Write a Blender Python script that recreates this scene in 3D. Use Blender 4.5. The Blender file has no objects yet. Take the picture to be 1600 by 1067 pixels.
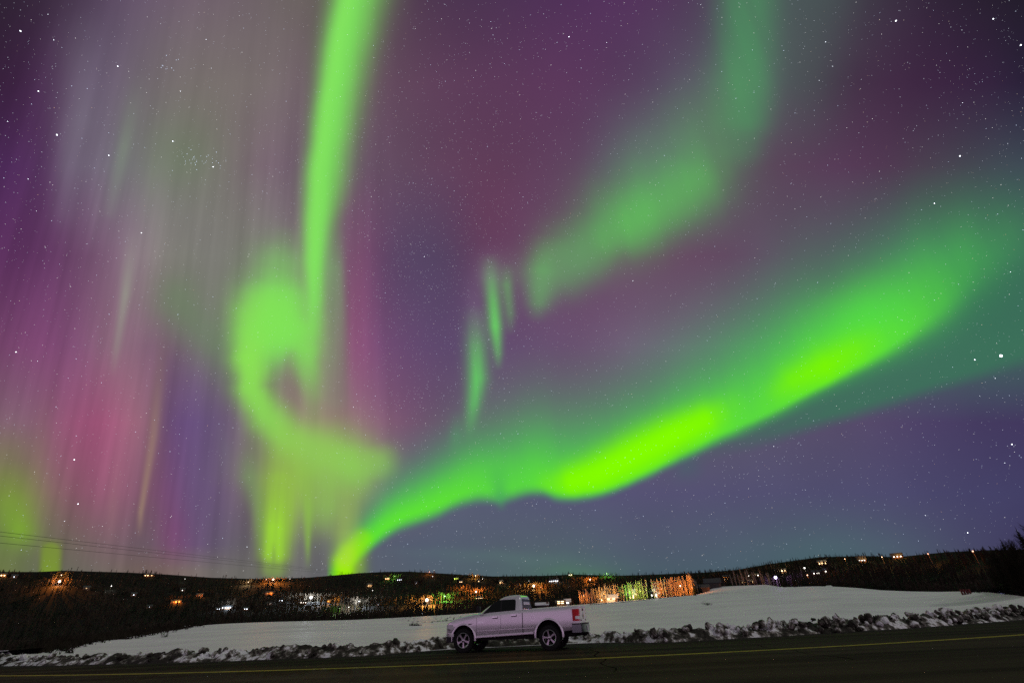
import bpy, bmesh, math, random
import numpy as np
from mathutils import Vector, Matrix

# ------------------------------------------------------------------ camera, sky, moon, exposure
SC = bpy.context.scene
COL = SC.collection
R_ = math.radians
FPX, CX, CY = 711.1, 800.0, 533.5            # 16 mm lens on 36 mm, measured on a 1600 wide frame
CAM_H, PITCH, ROLL = 1.1, 31.3, -2.5

cam_data = bpy.data.cameras.new('camera')
cam = bpy.data.objects.new('camera', cam_data)
COL.objects.link(cam)
cam_data.lens = 16.0
cam_data.sensor_width = 36.0
cam_data.clip_end = 60000.0
cam_data.clip_start = 0.05
CM = Matrix.Rotation(R_(90 + PITCH), 3, 'X') @ Matrix.Rotation(R_(ROLL), 3, 'Z')
cam.matrix_world = Matrix.Translation((0, 0, CAM_H)) @ CM.to_4x4()
SC.camera = cam
RIGHT, UP, FWD = [np.array(CM.col[i]) for i in (0, 1)] + [-np.array(CM.col[2])]

def ray(px, py):
    d = FWD + RIGHT * ((px - CX) / FPX) + UP * ((CY - py) / FPX)
    return d / np.linalg.norm(d)

def az_el(px, py):
    d = ray(px, py)
    return math.atan2(d[0], d[1]), math.asin(d[2])

SC.view_settings.view_transform = 'Standard'
SC.view_settings.look = 'None'
SC.view_settings.exposure = 0.0
SC.view_settings.gamma = 1.0
SC.render.engine = 'CYCLES'
SC.cycles.use_denoising = False           # the photograph's own grain is coarser than what is left at 128 samples
SC.cycles.denoiser = 'OPENIMAGEDENOISE'
SC.cycles.max_bounces = 5
SC.cycles.sample_clamp_indirect = 1.0
SC.cycles.sample_clamp_direct = 4.0

W = bpy.data.worlds.new('World')
SC.world = W
W.use_nodes = True
NT = W.node_tree
NT.nodes.clear()
WT = bpy.data.node_groups.new('sky_chart', 'ShaderNodeTree')   # the sky is a chain of node groups, used once each by the World
CHAIN = []
SHARED = ['P', 'Q', 'PQ', 'PQW', 'PW', 'QW', 'RAYS', 'RAYS2', 'CLOUDY', 'dF', 'ELEV', 'SKY']
KINDS_ = {'PQ': 'NodeSocketVector', 'PQW': 'NodeSocketVector', 'SKY': 'NodeSocketColor'}

def chunk(name):
    """close the present group and open the next, which is handed every shared value"""
    global WT
    G = globals()
    close_group()
    WT = bpy.data.node_groups.new(name, 'ShaderNodeTree')
    for k in SHARED:
        WT.interface.new_socket(k, in_out='INPUT', socket_type=KINDS_.get(k, 'NodeSocketFloat'))
    gi = WT.nodes.new('NodeGroupInput')
    for k in SHARED: G[k] = S(gi.outputs[k])

def close_group():
    for k in SHARED:
        WT.interface.new_socket(k, in_out='OUTPUT', socket_type=KINDS_.get(k, 'NodeSocketFloat'))
    o = WT.nodes.new('NodeGroupOutput')
    for k in SHARED: WT.links.new(globals()[k].k, o.inputs[k])
    CHAIN.append(WT)

class S:
    """a float socket of the sky's node tree, with arithmetic"""
    def __init__(s, sock): s.k = sock
    def __add__(s, o): return mth('ADD', s, o)
    def __radd__(s, o): return mth('ADD', o, s)
    def __sub__(s, o): return mth('SUBTRACT', s, o)
    def __rsub__(s, o): return mth('SUBTRACT', o, s)
    def __mul__(s, o): return mth('MULTIPLY', s, o)
    def __rmul__(s, o): return mth('MULTIPLY', s, o)
    def __truediv__(s, o): return mth('DIVIDE', s, o)

def plug(inp, v):
    if isinstance(v, S): WT.links.new(v.k, inp)
    else: inp.default_value = v

def mth(op, a, b=None, c=None, clamp=False):
    if clamp:                                             # max/min nodes keep the evaluation in order
        return mth('MINIMUM', mth('MAXIMUM', mth(op, a, b, c), 0.0), 1.0)
    n = WT.nodes.new('ShaderNodeMath'); n.operation = op
    plug(n.inputs[0], a)
    if b is not None: plug(n.inputs[1], b)
    if c is not None: plug(n.inputs[2], c)
    return S(n.outputs[0])

def vmth(op, a, b, scalar=False):
    n = WT.nodes.new('ShaderNodeVectorMath'); n.operation = op
    plug(n.inputs[0], a)
    if op == 'SCALE': plug(n.inputs['Scale'], b)
    else: plug(n.inputs[1], b)
    return S(n.outputs['Value' if scalar else 'Vector'])

def smooth(x, a, b):
    n = WT.nodes.new('ShaderNodeMapRange'); n.interpolation_type = 'SMOOTHSTEP'; n.clamp = False
    plug(n.inputs['Value'], x)
    n.inputs['From Min'].default_value = a; n.inputs['From Max'].default_value = b
    return S(n.outputs['Result'])

def gauss(x, k=2.0):
    """exp(-|x|^k)"""
    pw = x * x if k == 2.0 else mth('POWER', mth('ABSOLUTE', x), k)
    return mth('POWER', 0.36788, pw)

def curve(x, pts, lo, hi):
    """smooth 1-D function through pts, x running lo..hi"""
    n = WT.nodes.new('ShaderNodeFloatCurve')
    ys = [p[1] for p in pts]; y0, y1 = min(ys), max(ys)
    sp = (y1 - y0) or 1.0
    c = n.mapping.curves[0]
    n.mapping.use_clip = False
    n.mapping.extend = 'HORIZONTAL'
    P = [((px - lo) / (hi - lo), (py - y0) / sp) for px, py in pts]
    while len(c.points) < len(P): c.points.new(0.5, 0.5)
    for q, (a, b) in zip(c.points, P):
        q.location = (a, b); q.handle_type = 'AUTO_CLAMPED'
    n.mapping.update()
    t = mth('MULTIPLY_ADD', x, 1.0 / (hi - lo), -lo / (hi - lo), clamp=True)
    plug(n.inputs['Value'], t)
    return mth('MULTIPLY_ADD', S(n.outputs[0]), sp, y0)

def rgb(c): return (c[0] / 255, c[1] / 255, c[2] / 255, 1)

def ramp(x01, stops):
    n = WT.nodes.new('ShaderNodeValToRGB')
    n.color_ramp.interpolation = 'B_SPLINE'
    e = n.color_ramp.elements
    while len(e) < len(stops): e.new(0.5)
    for el, (p, c) in zip(e, stops):
        el.position = p
    for el, (p, c) in zip(e, stops):
        el.color = rgb(c)
    plug(n.inputs[0], x01)
    return S(n.outputs[0])

def mix(f, a, b, mode='MIX'):
    n = WT.nodes.new('ShaderNodeMix'); n.data_type = 'RGBA'; n.blend_type = mode; n.clamp_factor = False
    plug(n.inputs[0], f)
    plug(n.inputs[6], a); plug(n.inputs[7], b)
    return S(n.outputs[2])

# --- a chart of the sky: gnomonic, centred on a fixed point of the heavens (azimuth 0, 31 degrees up)
tc = WT.nodes.new('ShaderNodeTexCoord')
DIR = S(tc.outputs['Generated'])
dF = vmth('DOT_PRODUCT', DIR, tuple(FWD), True)
den = mth('MAXIMUM', dF, 0.25)
dX = vmth('DOT_PRODUCT', DIR, tuple(RIGHT), True)
dY = vmth('DOT_PRODUCT', DIR, tuple(UP), True)
P = mth('MULTIPLY_ADD', dX / den, FPX, CX)
Q = mth('MULTIPLY_ADD', dY / den, -FPX, CY)
cmb = WT.nodes.new('ShaderNodeCombineXYZ'); plug(cmb.inputs[0], P); plug(cmb.inputs[1], Q)
PQ = S(cmb.outputs[0])
sep = WT.nodes.new('ShaderNodeSeparateXYZ'); plug(sep.inputs[0], DIR)
ELEV = S(sep.outputs[2])

def noise(vec, scale, detail=2.0, rough=0.5):
    n = WT.nodes.new('ShaderNodeTexNoise')
    plug(n.inputs['Vector'], vec); n.inputs['Scale'].default_value = scale
    n.inputs['Detail'].default_value = detail; n.inputs['Roughness'].default_value = rough
    return S(n.outputs[0])

# rays converge on the magnetic zenith, high above the frame
ANG = (P - 560.0) / mth('MAXIMUM', Q + 1500.0, 200.0)
cr = WT.nodes.new('ShaderNodeCombineXYZ')
plug(cr.inputs[0], ANG * 120.0); plug(cr.inputs[1], Q * 0.0022)
RAYS = noise(S(cr.outputs[0]), 1.0, 3.0, 0.55) - 0.5
cr2 = WT.nodes.new('ShaderNodeCombineXYZ')
plug(cr2.inputs[0], ANG * 38.0); plug(cr2.inputs[1], Q * 0.0015 + 7.0)
RAYS2 = noise(S(cr2.outputs[0]), 1.0, 2.0, 0.5) - 0.5
CLOUDY = noise(PQ, 0.006, 3.0, 0.5) - 0.5
# the chart is warped a little so that no edge is mathematically clean
nw = WT.nodes.new('ShaderNodeTexNoise'); plug(nw.inputs['Vector'], PQ)
nw.inputs['Scale'].default_value = 0.010; nw.inputs['Detail'].default_value = 4.0
warp = vmth('SCALE', vmth('SUBTRACT', S(nw.outputs[1]), (0.5, 0.5, 0.5)), 26.0)
PQW = vmth('ADD', PQ, warp)
sw = WT.nodes.new('ShaderNodeSeparateXYZ'); plug(sw.inputs[0], PQW)
PW, QW = S(sw.outputs[0]), S(sw.outputs[1])

def stroke(pts, k=2.0, warped=True):
    """soft brush of light along a polyline: (x, y, half width, strength)"""
    out = None
    for (ax, ay, aw, aa), (bx, by, bw, ba) in zip(pts, pts[1:]):
        v = vmth('SUBTRACT', PQW if warped else PQ, (ax, ay, 0))
        ex, ey = bx - ax, by - ay
        L2 = ex * ex + ey * ey
        t = mth('MINIMUM', mth('MAXIMUM', vmth('DOT_PRODUCT', v, (ex / L2, ey / L2, 0), True), 0.0), 1.0)
        d = vmth('LENGTH', vmth('SUBTRACT', v, vmth('SCALE', (ex, ey, 0), t)), (0, 0, 0), True)
        w = mth('MULTIPLY_ADD', t, bw - aw, aw)
        m = gauss(d / w, k) * mth('MULTIPLY_ADD', t, ba - aa, aa)
        out = m if out is None else mth('MAXIMUM', out, m)
    return out

def blob(x, y, sx, sy, amp=1.0, ang=0.0, k=2.0):
    c, s = math.cos(R_(ang)), math.sin(R_(ang))
    v = vmth('SUBTRACT', PQW, (x, y, 0))
    a = vmth('DOT_PRODUCT', v, (c / sx, s / sx, 0), True)
    b = vmth('DOT_PRODUCT', v, (-s / sy, c / sy, 0), True)
    r2 = a * a + b * b
    if k != 2.0: r2 = mth('POWER', r2, k / 2)
    return mth('POWER', 0.36788, r2) * amp

# --- the glow of the sky between the green bands: rows of colours at nine heights, with lens vignetting put into the top corners
ROWS = [
 (0, [(0,(46,34,50)),(60,(54,38,58)),(130,(72,56,78)),(200,(88,70,86)),(300,(100,82,86)),(400,(98,84,82)),(490,(98,92,84)),
      (640,(76,52,76)),(720,(72,50,76)),(850,(76,46,84)),(980,(80,46,88)),(1080,(78,56,86)),(1200,(70,80,84)),(1300,(66,76,78)),
      (1360,(60,52,66)),(1450,(52,36,58)),(1600,(34,30,42))]),
 (130, [(0,(54,32,58)),(60,(66,38,72)),(120,(92,76,98)),(170,(90,74,92)),(260,(104,94,90)),(380,(108,96,88)),(460,(102,88,84)),
      (640,(88,58,82)),(800,(86,52,84)),(900,(86,50,86)),(1000,(80,58,88)),(1082,(82,78,94)),(1200,(78,86,90)),(1280,(66,64,74)),
      (1340,(66,46,68)),(1450,(60,36,64)),(1550,(52,36,62)),(1600,(42,34,56))]),
 (260, [(0,(70,38,82)),(60,(78,44,86)),(100,(94,74,100)),(180,(104,98,104)),(260,(106,106,92)),(340,(108,104,92)),(400,(104,80,88)),
      (450,(104,86,90)),(640,(88,62,86)),(760,(92,56,84)),(900,(88,58,88)),(960,(86,80,96)),(1090,(84,90,92)),(1200,(86,62,84)),
      (1300,(84,54,84)),(1400,(74,48,74)),(1500,(64,54,72)),(1600,(56,66,80))]),
 (400, [(0,(86,44,88)),(80,(92,50,92)),(150,(106,74,100)),(200,(122,94,106)),(260,(112,110,92)),(350,(110,104,98)),(440,(110,110,98)),
      (560,(112,60,96)),(620,(86,66,96)),(700,(76,62,92)),(760,(96,60,92)),(900,(100,66,96)),(1000,(98,62,92)),(1100,(94,60,90)),
      (1200,(88,66,92)),(1350,(74,84,90)),(1450,(62,96,86)),(1600,(52,94,84))]),
 (540, [(0,(110,62,100)),(60,(116,62,104)),(120,(118,68,108)),(180,(130,98,110)),(250,(112,76,104)),(320,(100,90,104)),(440,(118,98,104)),
      (500,(130,104,110)),(555,(130,74,112)),(600,(106,66,106)),(680,(84,66,102)),(760,(90,66,104)),(900,(102,70,106)),(1000,(104,84,112)),
      (1150,(90,100,104)),(1300,(70,96,90)),(1500,(62,96,88)),(1600,(58,92,86))]),
 (660, [(0,(116,84,100)),(60,(120,84,104)),(140,(152,70,110)),(190,(150,84,112)),(236,(132,92,104)),(268,(92,64,112)),(320,(90,70,112)),
      (380,(108,90,110)),(450,(130,110,100)),(540,(140,104,116)),(600,(120,78,116)),(680,(96,74,110)),(760,(96,84,112)),(900,(96,96,112)),
      (1150,(82,80,108)),(1350,(80,70,110)),(1450,(70,62,106)),(1600,(60,53,96))]),
 (770, [(0,(108,112,70)),(60,(122,104,96)),(130,(140,84,108)),(180,(138,86,108)),(228,(126,90,108)),(262,(114,70,112)),(300,(94,77,112)),
      (360,(98,76,112)),(460,(120,104,100)),(545,(140,112,110)),(620,(94,96,124)),(750,(86,96,126)),(900,(84,84,124)),(1100,(82,82,120)),
      (1300,(78,80,118)),(1450,(74,74,116)),(1600,(64,64,106))]),
 (850, [(0,(102,118,80)),(100,(118,108,96)),(180,(124,92,106)),(230,(112,100,106)),(268,(128,80,116)),(310,(98,80,116)),(370,(106,100,108)),
      (440,(110,106,106)),(500,(108,98,112)),(590,(88,98,126)),(700,(88,102,128)),(800,(88,102,124)),(900,(84,104,122)),(1000,(84,94,124)),
      (1200,(82,98,122)),(1300,(80,102,120)),(1450,(82,88,122)),(1600,(64,62,104))]),
 (892, [(0,(112,122,78)),(60,(104,110,88)),(140,(112,102,98)),(200,(120,104,98)),(260,(124,100,96)),(330,(112,108,106)),(400,(112,110,104)),
      (500,(106,104,108)),(590,(88,100,122)),(700,(86,104,124)),(800,(84,108,118)),(900,(78,108,112)),(1000,(80,98,120)),(1200,(76,100,118)),
      (1300,(74,104,114)),(1450,(80,92,118)),(1600,(70,72,108))]),
]
PN = mth('MULTIPLY', P, 1 / 1600.0, clamp=True)
def tone(c, q):
    k = 1.0 if q < 700 else 0.35                     # the upper sky is paler than first read
    g = 0.3 * c[0] + 0.59 * c[1] + 0.11 * c[2]
    d = 1.0 if q < 800 else 0.93
    return tuple((v + (g - v) * 0.15 * k) * (1 + 0.10 * k) * d for v in c)
ROWS = [(q, [(p, tone((c[0], c[1] * .96, c[2] * .915) if q > 600 and p > 560 else (c[0] + 5, c[1] + 6, c[2] + 15) if q < 450 and 150 < p < 480 else c, q)) for p, c in st]) for q, st in ROWS]
base = None
for i, (qy, stops) in enumerate(ROWS):
    c = ramp(PN, [(p / 1600.0, col) for p, col in stops])
    base = c if base is None else mix(mth('MULTIPLY_ADD', Q, 1.0 / (qy - ROWS[i - 1][0]), -ROWS[i - 1][0] / (qy - ROWS[i - 1][0]), clamp=True), base, c)

rayamt = smooth(Q, -260, 480) * (1.0 - smooth(P, 540, 660))
bright = 1.0 + RAYS * (0.20 * rayamt) + RAYS2 * (0.30 * rayamt) + CLOUDY * 0.10
cg = WT.nodes.new('ShaderNodeCombineColor')
for i in range(3): plug(cg.inputs[i], bright)
SKY = mix(1.0, base, S(cg.outputs[0]), 'MULTIPLY')

def lay(mask, col):
    global SKY
    SKY = mix(mth('MINIMUM', mask, 1.0), SKY, rgb(col))

chunk('sky_west_curtains')
RG = 1.0 + RAYS * 0.5                                   # rays inside the green
# pale curtains on the west side
lay(stroke([(132,60,34,.12),(122,190,26,.34),(100,330,22,.16)]), (132,130,142))
lay(stroke([(252,180,10,.0),(240,270,9,.24),(226,360,8,.0)], warped=False), (140,146,132))
lay(stroke([(160,250,9,.0),(150,330,8,.18),(142,400,8,.0)], warped=False), (140,128,140))
lay(stroke([(214,130,16,.06),(194,230,12,.44),(172,330,12,.14)], warped=False), (134,156,130))
lay(stroke([(206,380,14,.10),(196,460,9,.46),(182,545,7,.24),(176,590,6,0)], warped=False), (158,176,146))
lay(stroke([(256,520,12,.02),(240,680,8,.38),(220,800,5,.50),(217,840,5,0)], warped=False), (168,146,112))
lay(stroke([(74,600,16,.0),(60,720,14,.22),(48,800,14,.10)], warped=False), (150,130,112))
lay(stroke([(186,690,10,.0),(176,790,9,.2),(172,860,8,.0)], warped=False), (150,118,112))
lay(blob(300,170,120,130,.24), (112,112,88))
lay(blob(280,240,60,60,.30), (96,124,84))
lay(blob(290,470,60,60,.40), (112,134,96))
lay(stroke([(280,470,34,.45),(330,540,36,.55),(360,600,26,.2)]), (106,132,98))
lay(stroke([(352,260,60,.05),(400,420,60,.35)]), (120,128,100))
lay(stroke([(342,650,10,.0),(352,700,10,.22),(352,760,9,.0)], warped=False), (112,108,128))
# lilac and rose
lay(blob(560,500,24,110,.28), (136,70,108))
lay(blob(120,700,60,60,.12), (156,66,106))
lay(blob(268,830,18,34,.18), (134,66,120))
lay(blob(760,340,60,80,.18), (112,54,78))
lay(blob(630,440,60,110,.14), (80,70,108))

chunk('sky_column')
# the tall green column
cQ = curve(Q, [(0,548),(100,528),(200,512),(300,500),(400,493),(480,490),(560,494),(640,497)], 0, 640)
wL = curve(Q, [(0,34),(100,30),(200,26),(300,24),(400,16),(480,10),(560,10)], 0, 640)
wR = curve(Q, [(0,54),(100,48),(200,44),(300,36),(380,22),(480,20),(560,30)], 0, 640)
aI = curve(Q, [(0,.96),(120,.98),(300,.96),(400,.95),(460,.80),(520,.42),(580,.14),(640,0)], 0, 640)
dd = PW * 0.35 + P * 0.65 - cQ
sd = smooth(dd, -3, 3)
ww = wL + (wR - wL) * sd
lay(gauss(dd / ww, 2.4) * aI * (1.0 + RAYS * 0.10), (122,220,92))
lay(gauss((dd + 6.0) / 15.0, 2.0) * aI * 0.5, (136,234,96))
# its paler right flank
lay(stroke([(520,330,18,.0),(522,420,16,.55),(526,500,16,.40),(524,620,22,.18)], warped=False, k=3.0), (124,176,112))

chunk('sky_swirl')
RGB_ = 1.0 + RAYS * 0.7
# the swirl
lay(stroke([(452,350,26,.0),(440,420,44,.50),(430,475,56,.82),(424,520,60,.90)], k=2.4) * (1.0 + RAYS * 0.25), (126,224,98))
lay(stroke([(440,450,30,.10),(428,510,36,.5),(410,560,26,.2)], k=2.4), (120,232,80))
lay(stroke([(402,500,40,.66),(392,560,30,.94),(392,605,28,.90),(412,645,31,.84),(448,682,32,.78),(500,710,38,.80),(545,722,42,.76),(592,722,28,.46)], k=2.4), (138,226,84))
lay(stroke([(438,500,46,.86),(464,520,36,.84),(478,545,24,.78),(482,578,20,.56),(490,635,17,.16)], k=2.4), (128,226,88))
lay(blob(452,588,11,26,.30,14), (126,104,106))
lay(stroke([(500,735,56,.50),(500,785,52,.56),(485,815,40,.30),(480,845,34,.0)], warped=False) * RGB_, (142,200,84))
lay(stroke([(588,716,26,.40),(565,750,28,.40),(535,790,28,.22),(515,820,24,0)]), (138,206,84))
lay(blob(500,690,80,50,.26), (150,186,90))
lay(blob(440,740,70,56,.40), (140,172,90))
lay(stroke([(388,700,16,.1),(390,745,17,.46),(402,800,12,.20),(404,830,10,0)], warped=False), (122,164,98))
chunk('sky_pillars')
RG = 1.0 + RAYS * 0.5
# pillars below it
lay(stroke([(446,690,30,.10),(438,755,32,.56),(431,825,27,.92),(429,862,24,.90),(428,885,21,.40),(428,905,20,.10)], warped=False, k=2.8) * RG, (154,216,58))
lay(stroke([(428,845,4,.0),(428,868,4,.42),(428,896,4,.30)], warped=False), (118,140,84))
lay(stroke([(478,740,18,.30),(482,800,9,.46),(481,850,5,.45),(481,886,5,.05)], warped=False) * RG, (140,206,60))
lay(stroke([(404,770,10,.20),(406,830,9,.30),(408,880,8,.0)], warped=False), (120,160,90))
lay(stroke([(510,760,22,.26),(500,810,22,.16),(500,840,20,.0)], warped=False), (134,196,80))
# far western pillars
lay(stroke([(14,720,46,.12),(20,790,42,.50),(30,825,30,.66),(32,856,20,.10)], warped=False), (126,182,44))
lay(stroke([(82,838,17,.0),(80,862,17,.60),(78,895,17,.72)], warped=False, k=5.0), (128,164,44))
lay(stroke([(4,860,30,.20),(4,900,30,.20)], warped=False), (120,140,60))

chunk('sky_streaks')
RG = 1.0 + RAYS * 0.5
# the streaks in the middle of the sky
lay(stroke([(764,395,14,.0),(768,440,13,.66),(774,510,11,.98),(778,552,8,.55),(779,580,6,0)], warped=False), (104,196,100))
lay(stroke([(792,410,11,.0),(792,445,10,.62),(797,490,9,.46),(798,525,7,0)], warped=False), (104,174,100))
lay(stroke([(744,475,18,.0),(745,540,17,.70),(746,590,16,.92),(740,632,12,.74),(732,680,9,.10)], warped=False) * RG, (100,192,100))
lay(stroke([(716,640,12,.0),(712,680,10,.34),(708,710,10,0)], warped=False), (90,150,108))
lay(stroke([(764,380,20,.0),(764,430,22,.30),(768,470,20,0)], warped=False), (136,128,142))
lay(blob(740,500,14,50,.30), (130,116,136))
# the broken diagonal band
lay(stroke([(1168,-40,50,.66),(1166,90,48,.66),(1164,180,42,.58),(1160,225,34,.30),(1158,270,24,0)], warped=False, k=2.6) * (1.0 + RAYS2 * 0.6), (78,152,96))
lay(stroke([(1130,150,56,.22),(1060,280,74,.74),(965,345,64,.72),(900,395,46,.50)]) * (1.0 + RAYS2 * 0.5), (92,172,96))
lay(stroke([(1090,290,40,.38),(985,350,44,.62),(955,375,36,.42)]) * (1.0 + RAYS2 * 0.5), (98,192,90))
lay(stroke([(858,365,30,.10),(848,425,26,.74),(842,470,18,.50),(836,505,13,0)], warped=False), (102,186,98))
lay(stroke([(905,400,42,.50),(880,425,36,.48),(855,450,28,.30)]), (98,164,98))
lay(blob(1020,230,80,60,.30,-40), (104,120,120))
lay(stroke([(800,420,26,.20),(845,440,34,.34),(900,410,36,.2)], warped=False), (112,140,112))
lay(blob(1260,90,40,120,.18), (78,96,88))

chunk('sky_arc')
# the great arc over the village
edge = curve(P, [(520,905),(562,868),(580,852),(620,825),(680,803),(740,780),(790,777),(840,768),(880,779),(930,774),(1000,746),
                 (1070,712),(1140,682),(1200,657),(1290,612),(1380,567),(1450,530),(1520,480),(1600,424)], 520, 1600)
V = (edge - (Q * 0.55 + QW * 0.45)) / curve(P, [(520,.8),(700,.9),(1000,.8),(1200,1.0),(1350,1.5),(1450,2.6),(1600,4.0)], 520, 1600)
H = curve(P, [(520,50),(600,72),(700,98),(800,126),(900,146),(1000,156),(1200,150),(1300,112),(1400,76),(1500,46),(1600,30)], 520, 1600)
I1 = curve(P, [(510,0),(545,.6),(590,.95),(700,.90),(800,.90),(900,.94),(1100,1.0),(1300,1.0),(1400,.92),(1480,.80),(1540,.45),(1600,.18)], 510, 1600)
soft = smooth(V, -18, 22)
lay(soft * gauss(mth('MAXIMUM', V, 0.0) / (H * 1.12), 1.9) * I1 * 0.86, (72,176,102))
lay(soft * gauss(mth('MAXIMUM', V - 6.0, 0.0) / (H * 0.74), 2.0) * I1 * (1.0 + RAYS2 * 0.5 + RAYS * 0.35) * 0.86, (84,208,76))
lay(smooth(V, -10, 18) * gauss(mth('MAXIMUM', V - 8.0, 0.0) / (H * 0.46), 2.0) *
    curve(P, [(510,0),(560,.85),(640,.85),(720,.72),(800,.50),(850,.62),(1130,.75),(1180,.55),(1230,.72),(1400,.6),(1460,.3),(1520,0)], 510, 1600), (96,230,50))
lay(blob(1350,500,105,52,.62,-28), (84,230,66))
# its hot cores
lay(stroke([(862,756,20,.35),(895,752,26,.95),(935,740,31,1.0),(990,712,34,1.0),(1050,682,32,1.0),(1100,657,26,.88),(1140,634,20,.12)], k=2.3, warped=False) * smooth(V, -8, 14), (130,252,4))
lay(stroke([(1195,622,16,.05),(1240,594,24,.70),(1290,572,30,.90),(1335,548,28,.62),(1385,520,24,.10)], k=2.0, warped=False) * smooth(V, -6, 16), (122,246,10))
# where it meets the horizon
lay(stroke([(566,842,16,.5),(548,864,18,.9),(540,880,19,1.0),(538,905,17,1.0)], k=3.0, warped=False), (150,240,8))
lay(stroke([(548,780,18,.12),(542,835,22,.50),(538,870,20,.6)], k=2.4, warped=False), (176,214,84))
lay(stroke([(572,858,9,.2),(563,885,12,.5),(562,905,12,.4)], warped=False), (140,190,60))
# a wisp that hangs from it
lay(stroke([(778,745,16,.3),(782,776,10,.60),(784,800,6,0)], warped=False), (74,168,92))
# the faint second arc under its eastern end
edge2 = curve(P, [(1060,730),(1140,704),(1200,690),(1300,660),(1400,629),(1500,598),(1600,566)], 1060, 1600)
V2 = edge2 - (Q * 0.7 + QW * 0.3)
I2 = curve(P, [(1060,0),(1140,.30),(1220,.60),(1340,.80),(1480,.80),(1600,.72)], 1060, 1600)
lay(smooth(V2, -14, 18) * gauss(mth('MAXIMUM', V2, 0.0) / 150.0, 2.4) * (1.0 - smooth(V, -4, 14)) * I2, (62,116,90))
lay(blob(1470,610,60,14,.0), (60,110,80))
lay(blob(1540,450,90,80,.35), (52,108,82))
lay(stroke([(1075,728,22,.30),(1100,745,14,0)], warped=False), (66,106,104))
# faint green haze low over the hills
lay(blob(800,872,160,12,.25,3), (92,126,116))
lay(blob(905,893,60,10,.40), (84,128,96))
lay(blob(1290,860,160,40,.20), (76,116,116))

# --- the rest of the heavens, behind the camera: unseen lilac, brightened near the horizon to light the truck's side
back = ramp(mth('MULTIPLY', ELEV, 1.0, clamp=True), [(0.0,(214,172,216)),(0.06,(212,170,213)),(0.15,(184,152,186)),(0.28,(138,132,140)),(0.6,(98,100,102)),(1.0,(70,84,78))])
SKY = mix(smooth(dF, 0.56, 0.36), SKY, back)
gm = WT.nodes.new('ShaderNodeGamma'); plug(gm.inputs[0], SKY); gm.inputs[1].default_value = 2.2
SKY = S(gm.outputs[0])
close_group()
prev = None
for g in CHAIN:
    ag = NT.nodes.new('ShaderNodeGroup'); ag.node_tree = g
    if prev:
        for k in SHARED: NT.links.new(prev.outputs[k], ag.inputs[k])
    prev = ag
bg = NT.nodes.new('ShaderNodeBackground'); NT.links.new(prev.outputs['SKY'], bg.inputs[0]); bg.inputs[1].default_value = 1.0
wo = NT.nodes.new('ShaderNodeOutputWorld'); NT.links.new(bg.outputs[0], wo.inputs[0])
W.cycles.sampling_method = 'MANUAL'
W.cycles.sample_map_resolution = 512

# moonlight from behind the photographer's right shoulder
moon_data = bpy.data.lights.new('moon', 'SUN')
moon_data.energy = 0.46; moon_data.angle = R_(0.53); moon_data.color = (1.0, 0.97, 0.90)
moon = bpy.data.objects.new('moon', moon_data); COL.objects.link(moon)
MOON_AZ, MOON_EL = R_(112), R_(32)
to_moon = Vector((math.sin(MOON_AZ) * math.cos(MOON_EL), math.cos(MOON_AZ) * math.cos(MOON_EL), math.sin(MOON_EL)))
moon.rotation_euler = to_moon.to_track_quat('Z', 'Y').to_euler()

# ------------------------------------------------------------------ helpers
rng = np.random.default_rng(11)
random.seed(11)

def mat(name, color, rough=0.7, metal=0.0, spec=0.4, vary=0.0, scale=3.0, bump=0.0, bscale=None, emit=None, es=0.0, second=None, lohi=(0.4, 0.6), coat=0.0):
    m = bpy.data.materials.new(name); m.use_nodes = True
    nt = m.node_tree; b = nt.nodes['Principled BSDF']
    b.inputs['Base Color'].default_value = (*color, 1)
    b.inputs['Roughness'].default_value = rough
    b.inputs['Metallic'].default_value = metal
    b.inputs['Specular IOR Level'].default_value = spec
    if coat: b.inputs['Coat Weight'].default_value = coat; b.inputs['Coat Roughness'].default_value = 0.08
    tex = nt.nodes.new('ShaderNodeTexCoord')
    if vary or second:
        n = nt.nodes.new('ShaderNodeTexNoise'); n.inputs['Scale'].default_value = scale; n.inputs['Detail'].default_value = 6
        nt.links.new(tex.outputs['Object'], n.inputs['Vector'])
        r = nt.nodes.new('ShaderNodeValToRGB')
        r.color_ramp.elements[0].position, r.color_ramp.elements[1].position = lohi
        c2 = second or tuple(min(1, c * (1 + vary)) for c in color)
        c1 = color if second else tuple(c * (1 - vary) for c in color)
        r.color_ramp.elements[0].color = (*c1, 1); r.color_ramp.elements[1].color = (*c2, 1)
        nt.links.new(n.outputs[0], r.inputs[0]); nt.links.new(r.outputs[0], b.inputs['Base Color'])
    if bump:
        n2 = nt.nodes.new('ShaderNodeTexNoise'); n2.inputs['Scale'].default_value = bscale or scale * 4; n2.inputs['Detail'].default_value = 5
        nt.links.new(tex.outputs['Object'], n2.inputs['Vector'])
        bp = nt.nodes.new('ShaderNodeBump'); bp.inputs['Strength'].default_value = bump
        nt.links.new(n2.outputs[0], bp.inputs['Height']); nt.links.new(bp.outputs[0], b.inputs['Normal'])
    if emit:
        b.inputs['Emission Color'].default_value = (*emit, 1); b.inputs['Emission Strength'].default_value = es
        m.cycles.emission_sampling = 'NONE'
    return m

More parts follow.
